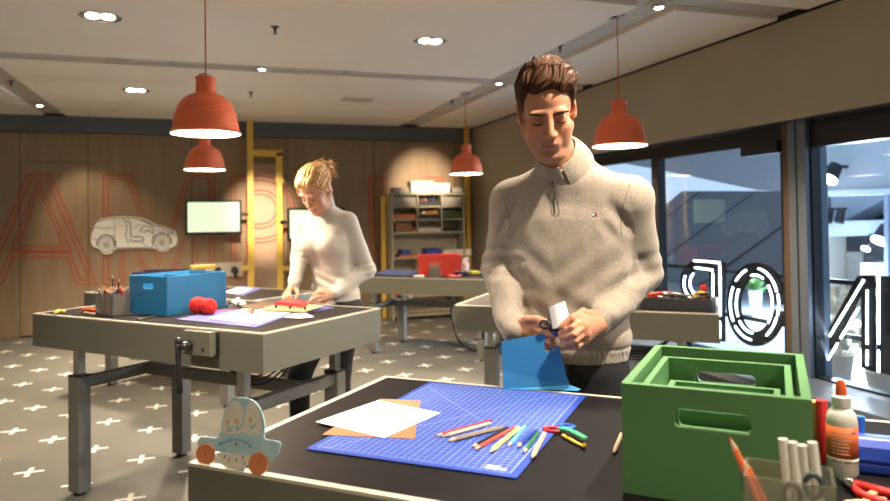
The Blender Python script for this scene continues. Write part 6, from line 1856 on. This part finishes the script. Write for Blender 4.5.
# ---- ribbed white turtleneck
def rib_mat():
    m = mat('turtleneck_white', (.50, .47, .43), .8, sheen=.2)
    nt, b = nodes_of(m)
    tc = nt.nodes.new('ShaderNodeTexCoord'); v = nt.nodes.new('ShaderNodeTexNoise'); v.inputs['Scale'].default_value = 500
    nt.links.new(tc.outputs['Object'], v.inputs['Vector']); bp = nt.nodes.new('ShaderNodeBump'); bp.inputs['Strength'].default_value = .2; bp.inputs['Distance'].default_value = .002
    nt.links.new(v.outputs['Fac'], bp.inputs['Height']); nt.links.new(bp.outputs[0], b.inputs['Normal'])
    return m
M_TURT = rib_mat()
gs = SDF((lo2[0] - .02, lo2[1], .84), (hi2[0] + .02, hi2[1] + .04, 1.56), .0048)
def wsec(z, x, y, a, b): p = wq(x, y, 0); return (z, p.x, p.y, a, b)
sft = (WNK - WB0); sx_n = sft.dot(WX); sy_n = sft.dot(WY)
def lx_(t): return (sx_n * t, sy_n * t)
zn = WNK.z
gs.loft([wsec(.90, 0, 0, .150, .118), wsec(.96, *lx_(.05), .146, .112), wsec(1.04, *lx_(.2), .130, .100), wsec(1.12, *lx_(.4), .128, .100), wsec(1.20, *lx_(.62), .140, .112), wsec(1.27, *lx_(.8), .148, .116), wsec(1.33, *lx_(.95), .146, .098), wsec(zn - .05, *lx_(1), .115, .078), wsec(zn - .012, *lx_(1), .070, .060)], WX, WY, 0, 2.2)
for sx in (-1, 1): gs.ell(wq(*(np.array(lx_(.72)) + np.array((sx * .062, -.088))), 1.235), (.055, .052, .058), None, .045)
for S_v, E_v, W_v in ((WSL, WEL, WWL), (WSR, WER, WWR)):
    W2 = W_v + (E_v - W_v).normalized() * .004
    gs.cone(WNK + Vector((0, 0, -.06)), S_v, .05, .050, .03)
    gs.chain([S_v, E_v, W2], [.056, .047, .033], .022)
gs.cone(WNK + Vector((0, 0, -.03)), WNK + (wnt - WNK) * .78, .061, .055, .012)
def wfold(X, Y, Z):
    P = np.stack([X, Y, Z], 1); d = .0012 * vnoise(X * 22, Y * 22, Z * 22, 6)
    for (S_v, E_v, W_v, sd) in ((WSL, WEL, WWL, 0), (WSR, WER, WWR, 2)):
        e = V3(E_v); ax = V3((W_v - E_v).normalized()); up_ = V3((S_v - E_v).normalized()); r = P - e; dist = np.linalg.norm(r, axis=1)
        w1 = np.exp(-(dist / .075) ** 2)
        d += w1 * .0036 * np.sin((r @ up_) * 170 - (r @ ax) * 50 + sd)
    cx_ = (P - V3(WB0)) @ V3(WX); tor = (np.abs(cx_ + .03) < .15)
    w = np.exp(-((Z - 1.02) / .05) ** 2) * tor
    d += w * .0042 * np.sin((Z + .25 * cx_) * 110 + 1.5 * np.sin(cx_ * 20))
    th = np.arctan2((P - V3(WB0)) @ V3(WY), cx_)
    d += .0006 * np.sin(th * 90) * tor
    return d
gs.displace(wfold, .03)
gs.build('turtleneck', M_TURT, wom, WB0)
# ---- trousers and shoes
gt = SDF((WB0.x - .36, WB0.y - .36, .04), (WB0.x + .36, WB0.y + .36, .98), .008)
gt.loft([wsec(.76, 0, 0, .168, .118), wsec(.86, 0, 0, .166, .122), wsec(.935, 0, 0, .146, .112)], WX, WY, 0)
for k in (0, 1):
    kn = Vector((LEGS[k][0].x, LEGS[k][0].y, .50))
    gt.chain([wq((-.08, .075)[k], 0, .82), kn, feet[k] + Vector((0, 0, .09))], [.082, .062, .050], .03)
gt.displace(lambda X, Y, Z: .0025 * vnoise(X * 28, Y * 28, Z * 34, 7), .03)
gt.build('trousers', M_TROU, wom, WB0)
for k in (0, 1): shoe(wom, WB0, feet[k] - WY * .02, -WY, M_SHOE, M_SOLE)
